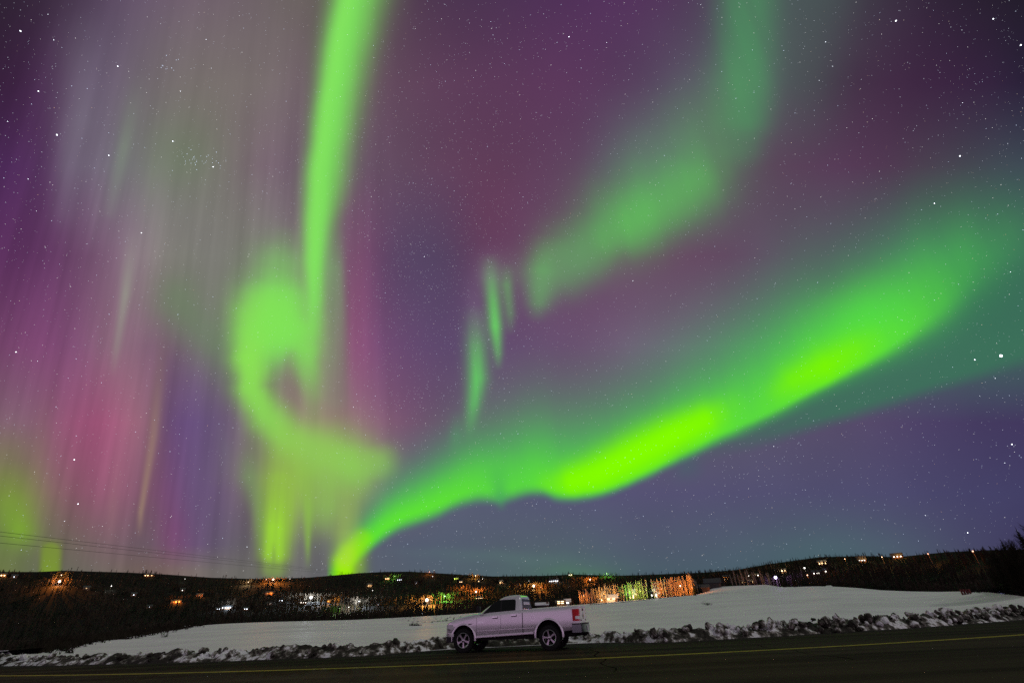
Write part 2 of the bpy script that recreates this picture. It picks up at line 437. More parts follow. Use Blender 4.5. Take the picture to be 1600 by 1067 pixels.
def fast_mesh(name, V, F, mats, mi=None, smooth=False):
    """mesh from arrays: V (n,3), F (m,3) or (m,4)"""
    V = np.asarray(V, dtype=np.float32); F = np.asarray(F, dtype=np.int32)
    me = bpy.data.meshes.new(name)
    me.vertices.add(len(V)); me.vertices.foreach_set('co', V.ravel())
    k = F.shape[1]
    me.loops.add(F.size); me.loops.foreach_set('vertex_index', F.ravel())
    me.polygons.add(len(F)); me.polygons.foreach_set('loop_start', np.arange(0, F.size, k, dtype=np.int32))
    for m in (mats if isinstance(mats, (list, tuple)) else [mats]): me.materials.append(m)
    if mi is not None: me.polygons.foreach_set('material_index', np.asarray(mi, dtype=np.int32))
    me.polygons.foreach_set('use_smooth', np.full(len(F), smooth))
    me.update(calc_edges=True); me.validate()
    return me

def link(name, me, parent=None, kind=None):
    o = bpy.data.objects.new(name, me); COL.objects.link(o)
    if parent: o.parent = parent
    if kind: o['kind'] = kind
    return o

def tag(o, label, cat, group=None):
    o['label'] = label; o['category'] = cat
    if group: o['group'] = group
    return o

def thing(name, label, cat, loc=(0, 0, 0), rz=0.0, group=None):
    o = bpy.data.objects.new(name, None); COL.objects.link(o)
    o.empty_display_size = 0.3
    o.location = loc; o.rotation_euler = (0, 0, rz)
    return tag(o, label, cat, group)

def vnoise(x, y, seed=0):
    """smooth value noise on arrays"""
    x = np.asarray(x, float); y = np.asarray(y, float)
    xi, yi = np.floor(x), np.floor(y); fx, fy = x - xi, y - yi
    fx = fx * fx * (3 - 2 * fx); fy = fy * fy * (3 - 2 * fy)
    def h(a, b):
        v = np.sin(a * 127.1 + b * 311.7 + seed * 74.7) * 43758.5453
        return v - np.floor(v)
    return (h(xi, yi) * (1 - fx) + h(xi + 1, yi) * fx) * (1 - fy) + (h(xi, yi + 1) * (1 - fx) + h(xi + 1, yi + 1) * fx) * fy

def fbm(x, y, oct=4, seed=0):
    s, a, t = 0, 1, 0
    for k in range(oct):
        s = s + a * vnoise(np.asarray(x) * 2 ** k, np.asarray(y) * 2 ** k, seed + k); t += a; a *= 0.5
    return s / t - 0.5

def ground_pt(px, py, z=0.0):
    d = ray(px, py); t = (z - CAM_H) / d[2]
    return d[0] * t, d[1] * t

# ------------------------------------------------------------------ terrain tables, read along the skyline and the snow's edge
def table(pts):
    A = np.array([az_el(x, y) for x, y in pts]); return A[:, 0], A[:, 1]
EDGE = [(-120,1024),(0,1017),(60,1012),(100,1008),(136,1001.5),(180,995),(236,988),(272,984),(286,976.5),(420,971),(560,968),(720,959),(920,943),(1000,936.5),(1060,931),
        (1086,929),(1098,926),(1112,919.5),(1126,916),(1198,913),(1218,916.5),(1300,914),(1380,922),(1480,926),(1540,920),(1568,917),(1575,931),(1600,930),(1720,928)]
EDGE_R = [(-120,34),(0,38),(100,46),(136,60),(180,84),(236,112),(272,128),(286,150),(560,170),(720,180),(920,220),(1000,245),(1086,262),(1112,292),(1126,300),(1198,305),(1218,262),(1300,220),
          (1380,150),(1480,110),(1568,74),(1600,66),(1720,60)]
SKYL = [(-120,890),(0,893),(60,893),(100,891),(200,894),(260,897),(330,902),(400,904),(480,902),(560,895),(600,893),(640,892.5),(700,896),(770,900),(850,899),(900,897),
        (960,899),(1000,898),(1050,896),(1100,894),(1150,890),(1200,881),(1280,870),(1350,868),(1400,870),(1480,862),(1545,859),(1600,858),(1720,856)]
SKYL_R = [(-120,1150),(0,1200),(300,1350),(600,1450),(900,1250),(1100,1050),(1200,850),(1300,640),(1400,520),(1500,440),(1600,380),(1720,360)]
fa, fe = table(EDGE); sa, se = table(SKYL)
fra = np.array([az_el(x, 930)[0] for x, _ in EDGE_R]); frr = np.array([r for _, r in EDGE_R], float)
sra = np.array([az_el(x, 890)[0] for x, _ in SKYL_R]); srr = np.array([r for _, r in SKYL_R], float)
# the field without the upper snow yard beyond its ditch
BASE = [p for p in EDGE if not 1090 < p[0] < 1210]
ba, be = table(BASE)
bra = np.array([az_el(x, 930)[0] for x, _ in EDGE_R if not 1090 < x < 1210]); brr = np.array([r for x, r in EDGE_R if not 1090 < x < 1210], float)
_aa = np.linspace(R_(-90), R_(90), 1801)
def _soft(v, w=26):
    k = np.exp(-(np.arange(-3*w, 3*w + 1) / w) ** 2); k /= k.sum()
    return np.convolve(np.pad(v, 3*w, mode='edge'), k, 'valid')
_eb, _rb = _soft(np.interp(_aa, ba, be)), _soft(np.interp(_aa, bra, brr))
def z_field(a, r, r_0):
    eb, rb = np.interp(a, _aa, _eb), np.interp(a, _aa, _rb)
    rb = np.maximum(rb, r_0 + 3); zb = CAM_H + rb * np.tan(eb)
    ef, rf = e_field(a), np.maximum(r_field(a), rb + 0.01); zf = CAM_H + rf * np.tan(ef)
    t = np.clip((r - r_0) / (rb - r_0), 0, 1)
    ext = np.where(rf > rb + 5, np.clip((r - rb) / np.maximum(rf - rb, 1), 0, 1) * (zf - zb), 0)
    return zb * t ** 1.15 + ext
def e_field(a): return np.interp(a, fa, fe)
def r_field(a): return np.interp(a, fra, frr)
def e_sky(a): return np.interp(a, sa, se)
def r_sky(a): return np.interp(a, sra, srr)

DIP = R_(0.22)
def r_valley(a): return np.maximum(r_field(a) * 1.35, 0.36 * r_sky(a))
def e_hill(a, r):
    r = np.asarray(r, float)
    rf, rv, rs = r_field(a), r_valley(a), r_sky(a)
    u = np.clip((r - rv) / (rs - rv), 0, 1)
    e0 = e_field(a)
    b = fbm(np.asarray(a) * 26, np.log(np.maximum(r, 5)) * 5, 3, 5) * R_(0.34) * np.clip(u * 5, 0, 1) * np.clip((1 - u) * 5, 0, 1)
    return e0 - DIP * np.clip((r - rf) / 30, 0, 1) + (e_sky(a) - e0 + DIP) * u ** 0.85 + b
def z_hill(a, r):
    over = np.maximum(np.asarray(r, float) / r_sky(a), 1.0)
    return (CAM_H + np.minimum(r, r_sky(a)) * np.tan(e_hill(a, np.minimum(r, r_sky(a))))) * (1 - 0.5 * (over - 1))

# the two lines of the road, fitted as gentle curves on the ground
ce = np.array([ground_pt(*p) for p in [(0,1039.6),(300,1033),(420,1030.5),(700,1020.6),(1000,1004),(1320,986),(1600,968)]])
cc = np.array([ground_pt(*p) for p in [(0,1056),(300,1049.5),(420,1046.5),(710,1038.5),(1000,1025),(1120,1019.5),(1300,1009.5),(1600,991)]])
PE = np.polyfit(ce[:, 0], ce[:, 1], 2); PC = np.polyfit(cc[:, 0], cc[:, 1], 2)
def y_edge(x):
    x = np.asarray(x, float); xc = np.clip(x, -40, 40)
    return np.polyval(PE, xc) + (x - xc) * np.polyval(np.polyder(PE), xc)
def y_mid(x):
    x = np.asarray(x, float); xc = np.clip(x, -40, 40)
    return np.polyval(PC, xc) + (x - xc) * np.polyval(np.polyder(PC), xc)
def park(x):                                    # the bank is pushed back where the truck is parked
    return 2.7 * np.exp(-(np.abs((np.asarray(x, float) + 0.4) / 5.2)) ** 6)

def grid_faces(n, m):
    i, j = np.meshgrid(np.arange(n - 1), np.arange(m - 1), indexing='ij')
    a = (i * m + j).ravel()
    return np.stack([a, a + m, a + m + 1, a + 1], 1)

# ------------------------------------------------------------------ materials of the setting
M_snow = mat('snow', (0.80, 0.79, 0.81), rough=0.65, spec=0.25, vary=0.07, scale=0.12, bump=0.25, bscale=1.2)
M_floor = mat('woodland_floor', (0.009, 0.009, 0.007), rough=0.95, spec=0.05, second=(0.07, 0.07, 0.075), scale=0.02, lohi=(0.68, 0.82))
M_scrub = mat('dark_scrub', (0.020, 0.017, 0.012), rough=0.95, spec=0.05, vary=0.4, scale=0.4)
M_bark = mat('bare_branch', (0.16, 0.135, 0.105), rough=0.9, spec=0.1, vary=0.25, scale=0.6)
M_far_bark = mat('far_bare_branch', (0.036, 0.030, 0.022), rough=0.9, spec=0.05, vary=0.3, scale=0.05)
M_needle = mat('needles', (0.013, 0.019, 0.011), rough=0.9, spec=0.1, vary=0.4, scale=0.7)

# ------------------------------------------------------------------ ground, field, hills
a = np.linspace(-math.pi, math.pi, 361); r = np.array([0.0, 6, 14, 24, 34, 60, 200, 800, 3000, 9000])
A, RR = np.meshgrid(a, r, indexing='ij')
fwd = np.clip((R_(96) - np.abs(A)) / R_(8), 0, 1)
Z = -0.06 - fwd * np.clip((RR - 30) / 170, 0, 1) * 70
link('ground', fast_mesh('ground', np.stack([RR * np.sin(A), RR * np.cos(A), Z], -1).reshape(-1, 3), grid_faces(*A.shape), M_snow, smooth=True), kind='structure')

a = np.linspace(R_(-80), R_(80), 900); T = np.linspace(0, 1, 90) ** 1.5
A = np.repeat(a[:, None], len(T), 1)
r0 = np.full(len(a), 22.0)
for _ in range(12):
    r0 = np.minimum((y_edge(r0 * np.sin(a)) + 0.5 + 0.7 * park(r0 * np.sin(a))) / np.maximum(np.cos(a), 0.15), 90)
RF = np.maximum(r_field(a), r0 + 3)
RR = r0[:, None] + (RF - r0)[:, None] * T[None]
Z = z_field(A, RR, r0[:, None]) + fbm(RR * np.sin(A) * 0.10, RR * np.cos(A) * 0.10, 3, 3) * 0.34 * np.sin(np.pi * np.clip(T, 0, 1))[None] * np.clip(RR / 60, 0, 1.4)
# ploughing and drift lines
Z += np.sin((RR * np.cos(A) + 0.2 * RR * np.sin(A)) * 1.3) * 0.012 * np.clip(1 - T, 0, 1)[None]
link('snow_field', fast_mesh('snow_field', np.stack([RR * np.sin(A), RR * np.cos(A), Z], -1).reshape(-1, 3), grid_faces(*A.shape), M_snow, smooth=True), kind='structure')

a = np.linspace(R_(-78), R_(78), 620); T = np.concatenate([np.linspace(0, 1, 110) ** 1.6, [1.15, 1.5]])
A = np.repeat(a[:, None], len(T), 1)
RF = np.maximum(r_field(a), 0) ; RS = r_sky(a)
RR = RF[:, None] + (RS - RF)[:, None] * T[None]
Z = z_hill(A, RR)
link('hillside', fast_mesh('hillside', np.stack([RR * np.sin(A), RR * np.cos(A), Z], -1).reshape(-1, 3), grid_faces(*A.shape), M_floor, smooth=True), kind='structure')

def bump_z(x, y, t):
    return fbm(x * 0.10, y * 0.10, 3, 3) * 0.34 * np.sin(np.pi * np.clip(t, 0, 1)) * np.clip(np.hypot(x, y) / 60, 0, 1.4)
def field_z(x, y):
    aa = math.atan2(x, y); rr = math.hypot(x, y)
    r_0 = (float(y_edge(x)) + 0.5) / max(math.cos(aa), .3)
    rf = float(r_field(aa))
    return float(z_field(aa, rr, r_0) + bump_z(x, y, (rr - r_0) / max(rf - r_0, 1)))

def field_pt(px, py):
    """where the sight line meets the snow field"""
    aa, ee = az_el(px, py)
    rf = float(r_field(aa))
    rr = np.linspace(24, rf, 400)
    zz = np.array([field_z(q * math.sin(aa), q * math.cos(aa)) for q in rr])
    i = int(np.argmin(np.abs(np.arctan2(zz - CAM_H, rr) - ee)))
    return rr[i] * math.sin(aa), rr[i] * math.cos(aa), zz[i]

def hill_pt(px, py, above=0.0):
    """the spot on the hillside whose point `above` metres over the ground is seen at this place"""
    aa, ee = az_el(px, py)
    rf, rs = float(r_field(aa)), float(r_sky(aa))
    rr = np.linspace(float(r_valley(aa)) * 1.02, rs, 1200)
    zz = z_hill(np.full_like(rr, aa), rr)
    el = np.arctan2(zz + above - CAM_H, rr)
    ok = np.nonzero(el <= ee)[0]
    i = int(ok[-1]) if len(ok) else int(np.argmin(el))
    return rr[i] * math.sin(aa), rr[i] * math.cos(aa), zz[i], aa, rr[i]

# ------------------------------------------------------------------ road
M_road = mat('asphalt', (0.028, 0.023, 0.014), rough=0.95, spec=0.04, vary=0.45, scale=0.45, bump=0.2, bscale=40)
_nt = M_road.node_tree
_mp = _nt.nodes.new('ShaderNodeMapping'); _mp.inputs['Scale'].default_value = (.10, 1.9, 1)
_tc = next(n for n in _nt.nodes if n.type == 'TEX_COORD'); _tn = next(n for n in _nt.nodes if n.type == 'TEX_NOISE' and abs(n.inputs['Scale'].default_value - .45) < .01)
_nt.links.new(_tc.outputs['Object'], _mp.inputs['Vector']); _nt.links.new(_mp.outputs['Vector'], _tn.inputs['Vector'])
M_gravel = mat('gravel_shoulder', (0.030, 0.029, 0.023), rough=0.95, spec=0.04, vary=0.5, scale=4.0, bump=0.5, bscale=22)
M_line = mat('yellow_road_paint', (0.34, 0.27, 0.015), rough=0.7, spec=0.2, second=(0.16, 0.13, 0.012), scale=2.5, lohi=(0.35, 0.75))
x = np.linspace(-140, 140, 561)
def strip(name, lo, hi, z, m, n=2, kind='structure'):
    X = np.repeat(x[:, None], n, 1); t = np.linspace(0, 1, n)[None]
    Y = lo[:, None] * (1 - t) + hi[:, None] * t
    return link(name, fast_mesh(name, np.stack([X, Y, np.full_like(X, z)], -1).reshape(-1, 3), grid_faces(*X.shape), m), kind=kind)
strip('road', y_mid(x) - 15.0, y_edge(x) - 0.9, 0.0, M_road, 6)
strip('road_shoulder', y_edge(x) - 0.92, y_edge(x) + 0.9 + park(x) * 1.2, -0.004, M_gravel, 4)
strip('centre_line', y_mid(x) - 0.17, y_mid(x) + 0.17, 0.004, M_line)

# a wandering crack across the lane
def crack(pts, w, name):
    V, F = [], []
    for i, (cx_, cy_) in enumerate(pts):
        ww = w * (0.5 + 0.8 * random.random())
        V += [(cx_ - ww, cy_, 0.0035), (cx_ + ww, cy_, 0.0035)]
        if i: F.append((2 * i - 2, 2 * i - 1, 2 * i + 1, 2 * i))
    return V, F
CV, CF = [], []
M_crack = mat('crack_filler', (0.010, 0.009, 0.007), rough=1.0, spec=0.0)
for px0, w in ((926, .022), (1330, .015)):
    xx = ground_pt(px0, 1030)[0]
    pts = [(xx + 0.12 * math.sin(k * .9) + (random.random() - .5) * .06 + (k * .03), y_mid(xx) - 4.0 + k * 0.42) for k in range(20)]
    v, f = crack([p for p in pts if p[1] < y_edge(xx) - 1.0], w, 'crack')
    CF += [tuple(i + len(CV) for i in q) for q in f]; CV += v
link('road_cracks', fast_mesh('road_cracks', CV, CF, M_crack), kind='structure')

# ------------------------------------------------------------------ the ploughed bank of dirty snow
def bank_material():
    m = bpy.data.materials.new('ploughed_snow'); m.use_nodes = True
    nt = m.node_tree; b = nt.nodes['Principled BSDF']; N = nt.nodes.new; L = nt.links.new
    b.inputs['Roughness'].default_value = 0.7; b.inputs['Specular IOR Level'].default_value = 0.3
    t = N('ShaderNodeTexCoord')
    n1 = N('ShaderNodeTexNoise'); n1.inputs['Scale'].default_value = 2.3; n1.inputs['Detail'].default_value = 7; n1.inputs['Roughness'].default_value = 0.62
    L(t.outputs['Object'], n1.inputs['Vector'])
    n2 = N('ShaderNodeTexNoise'); n2.inputs['Scale'].default_value = 0.22; n2.inputs['Detail'].default_value = 3
    L(t.outputs['Object'], n2.inputs['Vector'])
    add = N('ShaderNodeMath'); add.operation = 'MULTIPLY_ADD'; add.inputs[1].default_value = 0.5
    L(n2.outputs[0], add.inputs[0]); L(n1.outputs[0], add.inputs[2])
    r1 = N('ShaderNodeValToRGB')
    e = r1.color_ramp.elements
    e[0].position, e[0].color = 0.69, (0.018, 0.016, 0.010, 1)
    e[1].position, e[1].color = 0.84, (0.74, 0.77, 0.76, 1)
    q = e.new(0.75); q.color = (0.075, 0.070, 0.052, 1)
    q = e.new(0.80); q.color = (0.30, 0.29, 0.25, 1)
    L(add.outputs[0], r1.inputs[0]); L(r1.outputs[0], b.inputs['Base Color'])
    n3 = N('ShaderNodeTexNoise'); n3.inputs['Scale'].default_value = 14; n3.inputs['Detail'].default_value = 5
    L(t.outputs['Object'], n3.inputs['Vector'])
    bp = N('ShaderNodeBump'); bp.inputs['Strength'].default_value = 0.6; bp.inputs['Distance'].default_value = 0.06
    L(n3.outputs[0], bp.inputs['Height']); L(bp.outputs[0], b.inputs['Normal'])
    return m
M_bank = bank_material()
xs = np.arange(-62, 62, 0.07); vs = np.linspace(0, 1, 34)
X, Vv = np.meshgrid(xs, vs, indexing='ij')
Y0 = y_edge(X) + park(X)
hb = np.interp(X, [-60, -26, -16, -8, 0, 6, 14, 30, 60], [.28, .30, .34, .38, .36, .38, .39, .40, .40]) * (0.95 + 0.9 * fbm(X * 0.16, X * 0 + 9, 2, 63))
wid = 1.9 + 0.5 * fbm(X * 0.3, X * 0 + 2, 2, 9)
yy = Y0 + Vv * wid + (fbm(X * 0.8, X * 0, 3, 21)) * 0.6 * (1 - Vv)
prof = np.clip(Vv / 0.34, 0, 1) ** 0.75 * np.clip((1.0 - Vv) / 0.62, 0, 1) ** 0.9
lump = fbm(X * 1.25, yy * 1.4, 4, 31)
ridged = 1 - np.abs(fbm(X * 2.1, yy * 2.3, 3, 37)) * 3.2
zz = prof * hb * (0.82 + 1.25 * lump + 0.32 * np.clip(ridged, -1, 1)) + prof * 0.16 * fbm(X * 5, yy * 5, 2, 41)
fld = np.array([field_z(float(q), float(w)) for q, w in zip(X[:, -1], yy[:, -1])])
zz = np.maximum(zz, -0.02) + (Vv ** 3) * np.clip(fld, 0, .3)[:, None] - 0.01 * (1 - prof)
BV = [np.stack([X, yy, zz], -1).reshape(-1, 3)]; BF = [grid_faces(*X.shape)]
# clods and slabs thrown up by the plough
def ico():
    bm = bmesh.new(); bmesh.ops.create_icosphere(bm, subdivisions=2, radius=1.0)
    v = np.array([q.co[:] for q in bm.verts]); f = np.array([[w.index for w in q.verts] for q in bm.faces]); bm.free(); return v, f
IV, IF = ico()
CVs, CFs, off = [], [], 0
for k in range(1900):
    cx_ = rng.uniform(-58, 58); big = rng.random() ** 2.2
    s = 0.035 + 0.22 * big * float(np.interp(cx_, [-30, 0, 12, 40], [.55, .7, .95, .95]))
    if abs(cx_ - 0.6) < 4.5: s *= 0.75
    vv = rng.beta(1.6, 2.0)
    cy_ = float(y_edge(cx_) + park(cx_)) + 0.05 + vv * 1.25
    cz_ = float(np.interp(vv, [0, .25, .5, 1], [0, .75, .95, .35]) * np.interp(cx_, [-60, -16, 0, 14, 60], [.30, .38, .42, .60, .62])) * rng.uniform(.4, 1.0)
    d = 1 + 0.9 * fbm(IV[:, 0] * 1.7 + k, IV[:, 1] * 1.7 + IV[:, 2] * 1.3, 2, k % 50)
    sc = np.array([rng.uniform(.7, 1.5), rng.uniform(.6, 1.1), rng.uniform(.6, 1.25)]) * s
    q = IV * d[:, None] * sc
    an = rng.uniform(0, 6.28); ca, sn = math.cos(an), math.sin(an)
    ti = rng.uniform(-.7, .7); ct, st = math.cos(ti), math.sin(ti)
    q = np.stack([q[:, 0] * ct - q[:, 2] * st, q[:, 1], q[:, 0] * st + q[:, 2] * ct], 1)
    q = np.stack([q[:, 0] * ca - q[:, 1] * sn, q[:, 0] * sn + q[:, 1] * ca, q[:, 2]], 1) + (cx_, cy_, cz_ + s * .25)
    CVs.append(q); CFs.append(IF + off); off += len(q)
nb = len(BV[0])
F4 = BF[0]; tri = np.concatenate([F4[:, [0, 1, 2]], F4[:, [0, 2, 3]]])
bank = link('snow_bank', fast_mesh('snow_bank', np.concatenate([BV[0]] + CVs), np.concatenate([tri, np.concatenate(CFs) + nb]), M_bank, smooth=False), kind='stuff')
tag(bank, 'ridge of dirty ploughed snow clods along the road edge behind the pickup', 'snow bank')

# ------------------------------------------------------------------ trees
def sliver(p, q, w, side):
    """thin two-triangle blade from p to q"""
    return [p - side * w, p + side * w, q], [(0, 1, 2)]

def rand_side(d):
    s = np.cross(d, rng.normal(size=3)); return s / (np.linalg.norm(s) + 1e-9)

def cone(p, q, r0, r1, n=5):
    d = (q - p) / (np.linalg.norm(q - p) + 1e-9); u = rand_side(d); v = np.cross(d, u)
    V = [p + r0 * (math.cos(t) * u + math.sin(t) * v) for t in np.arange(n) * 2 * math.pi / n] + \
        [q + r1 * (math.cos(t) * u + math.sin(t) * v) for t in np.arange(n) * 2 * math.pi / n]
    F = []
    for i in range(n):
        j = (i + 1) % n; F += [(i, j, n + j), (i, n + j, n + i)]
    return V, F

class Acc:
    def __init__(s): s.V, s.F, s.n = [], [], 0
    def add(s, VF):
        V, F = VF; s.V.append(np.array(V)); s.F.append(np.array(F) + s.n); s.n += len(V)
    def arrays(s): return np.concatenate(s.V), np.concatenate(s.F)

def bare_tree(H, twigs, spread=0.17, tw=0.006, start=0.22, fork=3, up0=.8, up1=1.9):
    """trunk and crown arrays of a leafless poplar or birch"""
    tr, crn = Acc(), Acc()
    p = np.zeros(3); pts = [p]
    for k in range(5):
        p = p + np.array([rng.normal() * .012 * H, rng.normal() * .012 * H, H * .19]); pts.append(p)
    pts = np.array(pts)
    def at(t):
        i = min(int(t * 5), 4); return pts[i] + (pts[i + 1] - pts[i]) * (t * 5 - i)
    for k in range(5): tr.add(cone(pts[k], pts[k + 1], .016 * H * (1 - k / 5.4), .016 * H * (1 - (k + 1) / 5.4)))
    for k in range(twigs):
        t = start + (1 - start) * rng.random() ** 0.8 * .98
        b = at(t); an = rng.uniform(0, 6.28)
        L = H * spread * (1.25 - t * .75) * rng.uniform(.6, 1.3)
        out = np.array([math.cos(an), math.sin(an), rng.uniform(up0, up1)]); out /= np.linalg.norm(out)
        e = b + out * L
        crn.add(sliver(b, e, tw * H * (1.15 - t * .6), rand_side(out)))
        for f in range(fork):
            m = b + out * L * rng.uniform(.35, .9)
            o2 = out + rng.normal(size=3) * .38; o2[2] += .35; o2 /= np.linalg.norm(o2)
            crn.add(sliver(m, m + o2 * L * rng.uniform(.35, .7), tw * H * .55, rand_side(o2)))
    return tr.arrays(), crn.arrays()

def spruce(H, tiers, per, w=0.17):
    tr, crn = Acc(), Acc()
    tr.add(cone(np.zeros(3), np.array([0, 0, H]), .014 * H, .002 * H))
    for k in range(tiers):
        t = .08 + .9 * k / tiers
        L = H * w * (1 - t) ** .85 * rng.uniform(.75, 1.2) + .012 * H
        for q in range(per):
            an = 6.28 * (q + rng.random() * .8) / per
            b = np.array([0, 0, H * t + rng.normal() * .008 * H]); dr = np.array([math.cos(an), math.sin(an), -.35 - .3 * rng.random()])
            l = L * rng.uniform(.65, 1.2); e = b + dr * l
            s = np.array([-math.sin(an), math.cos(an), 0])
            crn.add(([b + np.array([0, 0, .018 * H]), b + dr * l * .55 + s * l * .30, e, b + dr * l * .55 - s * l * .30], [(0, 1, 2), (0, 2, 3)]))
    crn.add(sliver(np.array([0, 0, H * .95]), np.array([0, 0, H * 1.04]), .008 * H, np.array([1., 0, 0])))
    return tr.arrays(), crn.arrays()

# far-off woods: one mass of thousands of small trees over the whole hillside
def merged(t):
    (a_, b_), (c_, d_) = t
    return np.concatenate([a_, c_]), np.concatenate([b_, d_ + len(a_)])
def far_poplar():
    crn = Acc()
    crn.add(sliver(np.zeros(3), np.array([0, 0, 1.0]), .034, np.array([1., 0, 0])))
    crn.add(sliver(np.zeros(3), np.array([0, 0, .95]), .034, np.array([0, 1., 0])))
    for k in range(13):
        t = rng.uniform(.14, .78); an = rng.uniform(0, 6.28); b = np.array([0, 0, t])
        o = np.array([math.cos(an) * .34, math.sin(an) * .34, 1.0]); o /= np.linalg.norm(o)
        crn.add(sliver(b, b + o * rng.uniform(.18, .34), .046, rand_side(o)))
    return crn.arrays()
T_POP = [far_poplar() for _ in range(6)]
T_SPR = [merged(spruce(1.0, 9, 5, .2)) for _ in range(4)]
LIGHT_SPOTS = []                                   # (azimuth, distance, clearing, corridor) filled in before the woods grow
# ------------------------------------------------------------------ houses and lamps of the village
ORANGE, AMBER, WARM, WHITE, COLD, VIOLET, GREEN, LIME = (1, .27, .035), (1, .42, .07), (1, .66, .32), (1, .93, .82), (.80, .88, 1), (.52, .30, 1), (.30, 1, .10), (.75, 1, .12)
M_wall = {k: mat('siding_' + k, c, rough=0.8, vary=0.1, scale=1.5) for k, c in
          dict(white=(.62, .61, .58), tan=(.40, .32, .22), grey=(.26, .27, .28), brown=(.14, .085, .05), red=(.20, .05, .035), dark=(.05, .045, .04)).items()}
M_roofsnow = mat('snow_on_roof', (.72, .73, .75), rough=.7, vary=.08, scale=1.0)
M_rooftin = mat('dark_tin_roof', (.05, .055, .06), rough=.5, metal=.3)
M_door = mat('house_door', (.10, .05, .03), rough=.6)
M_pole = mat('weathered_pole', (.09, .075, .06), rough=.9, vary=.3, scale=3)
M_pane, M_head = {}, {}
def pane_mat(col, s):
    k = (col, s)
    if k not in M_pane: M_pane[k] = mat('lit_window', (.02, .02, .02), rough=.3, emit=col, es=s)
    return M_pane[k]
def head_mat(col, s):
    k = (col, s)
    if k not in M_head: M_head[k] = mat('glowing_lamp', (.8, .8, .8), rough=.3, emit=tuple(.35 + .65 * c for c in col), es=s)
    return M_head[k]

def box_vf(x0, x1, y0, y1, z0, z1):
    V = [(x, y, z) for x in (x0, x1) for y in (y0, y1) for z in (z0, z1)]
    return V, [(0, 1, 3, 2), (4, 6, 7, 5), (0, 4, 5, 1), (2, 3, 7, 6), (0, 2, 6, 4), (1, 5, 7, 3)]

def merge_vf(parts):
    V, F = [], []
    for v, f in parts:
        F += [tuple(i + len(V) for i in q) for q in f]; V += list(v)
    return V, F
def py_mesh(name, VF, m, smooth=False):
    me = bpy.data.meshes.new(name); me.from_pydata([tuple(map(float, v)) for v in VF[0]], [], VF[1])
    me.materials.append(m)
    if smooth: me.polygons.foreach_set('use_smooth', [True] * len(me.polygons))
    me.update(); return me

HM = {}
def house_mesh(kind, w, d, h, gable):
    k = (kind, w, d, h, gable)
    if k in HM: return HM[k]
    rh = h + gable
    if kind == 'wall':
        V = [(-w/2, -d/2, -1.5), (w/2, -d/2, -1.5), (w/2, d/2, -1.5), (-w/2, d/2, -1.5), (-w/2, -d/2, h), (w/2, -d/2, h), (w/2, d/2, h), (-w/2, d/2, h), (-w/2, 0, rh), (w/2, 0, rh)]
        F = [(0, 1, 5, 4), (2, 3, 7, 6), (1, 2, 6, 9, 5), (3, 0, 4, 8, 7), (0, 3, 2, 1), (4, 5, 9, 8), (6, 7, 8, 9)]
    else:
        o, t = .5, .28
        sl = gable / (d / 2)
        V = []
        for x in (-w/2 - o, w/2 + o):
            V += [(x, -d/2 - o, h - sl * o + .03), (x, 0, rh + .03), (x, d/2 + o, h - sl * o + .03), (x, d/2 + o, h - sl * o + t), (x, 0, rh + t), (x, -d/2 - o, h - sl * o + t)]
        F = [(0, 1, 7, 6), (1, 2, 8, 7), (2, 3, 9, 8), (3, 4, 10, 9), (4, 5, 11, 10), (5, 0, 6, 11), (5, 4, 1, 0), (4, 3, 2, 1), (6, 7, 10, 11), (7, 8, 9, 10)]
    HM[k] = (V, F); return HM[k]

def point(name, col, power, loc, parent, size=.25):
    L = bpy.data.lights.new(name, 'POINT'); L.color = col; L.energy = power; L.shadow_soft_size = size
    o = bpy.data.objects.new(name, L); COL.objects.link(o); o.parent = parent; o.location = loc
    return o

POWER = 260.0
def house(loc, az, label, w=10, d=7, h=3, gable=2.0, wall='white', roof=True, win=WARM, ws=4.0, wins=2, glow=0.0, gcol=None, turn=0.0, wsize=1.5, cat='house', name='house'):
    t = thing(name, label, cat, loc, -az + turn, 'buildings on the valley slope')
    link('wall', py_mesh('wall', house_mesh('wall', w, d, h, gable), M_wall[wall]), t)
    link('roof', py_mesh('roof', house_mesh('roof', w, d, h, gable), M_roofsnow if roof else M_rooftin), t)
    for k in range(wins):
        xc = (k - (wins - 1) / 2) * (w / (wins + .3))
        V, F = box_vf(xc - wsize/2, xc + wsize/2, -d/2 - .06, -d/2 + .05, 1.0, 1.0 + wsize * .85)
        link('window', py_mesh('window', (V, F), pane_mat(win, ws)), t)
    V, F = box_vf(w * .36, w * .36 + .95, -d/2 - .05, -d/2 + .05, 0, 2.05)
    link('door', py_mesh('door', (V, F), M_door), t)
    if glow:
        point('porch_light', gcol or win, POWER * glow ** 2, (w * .15, -d/2 - 2.2, 3.2), t)
    return t

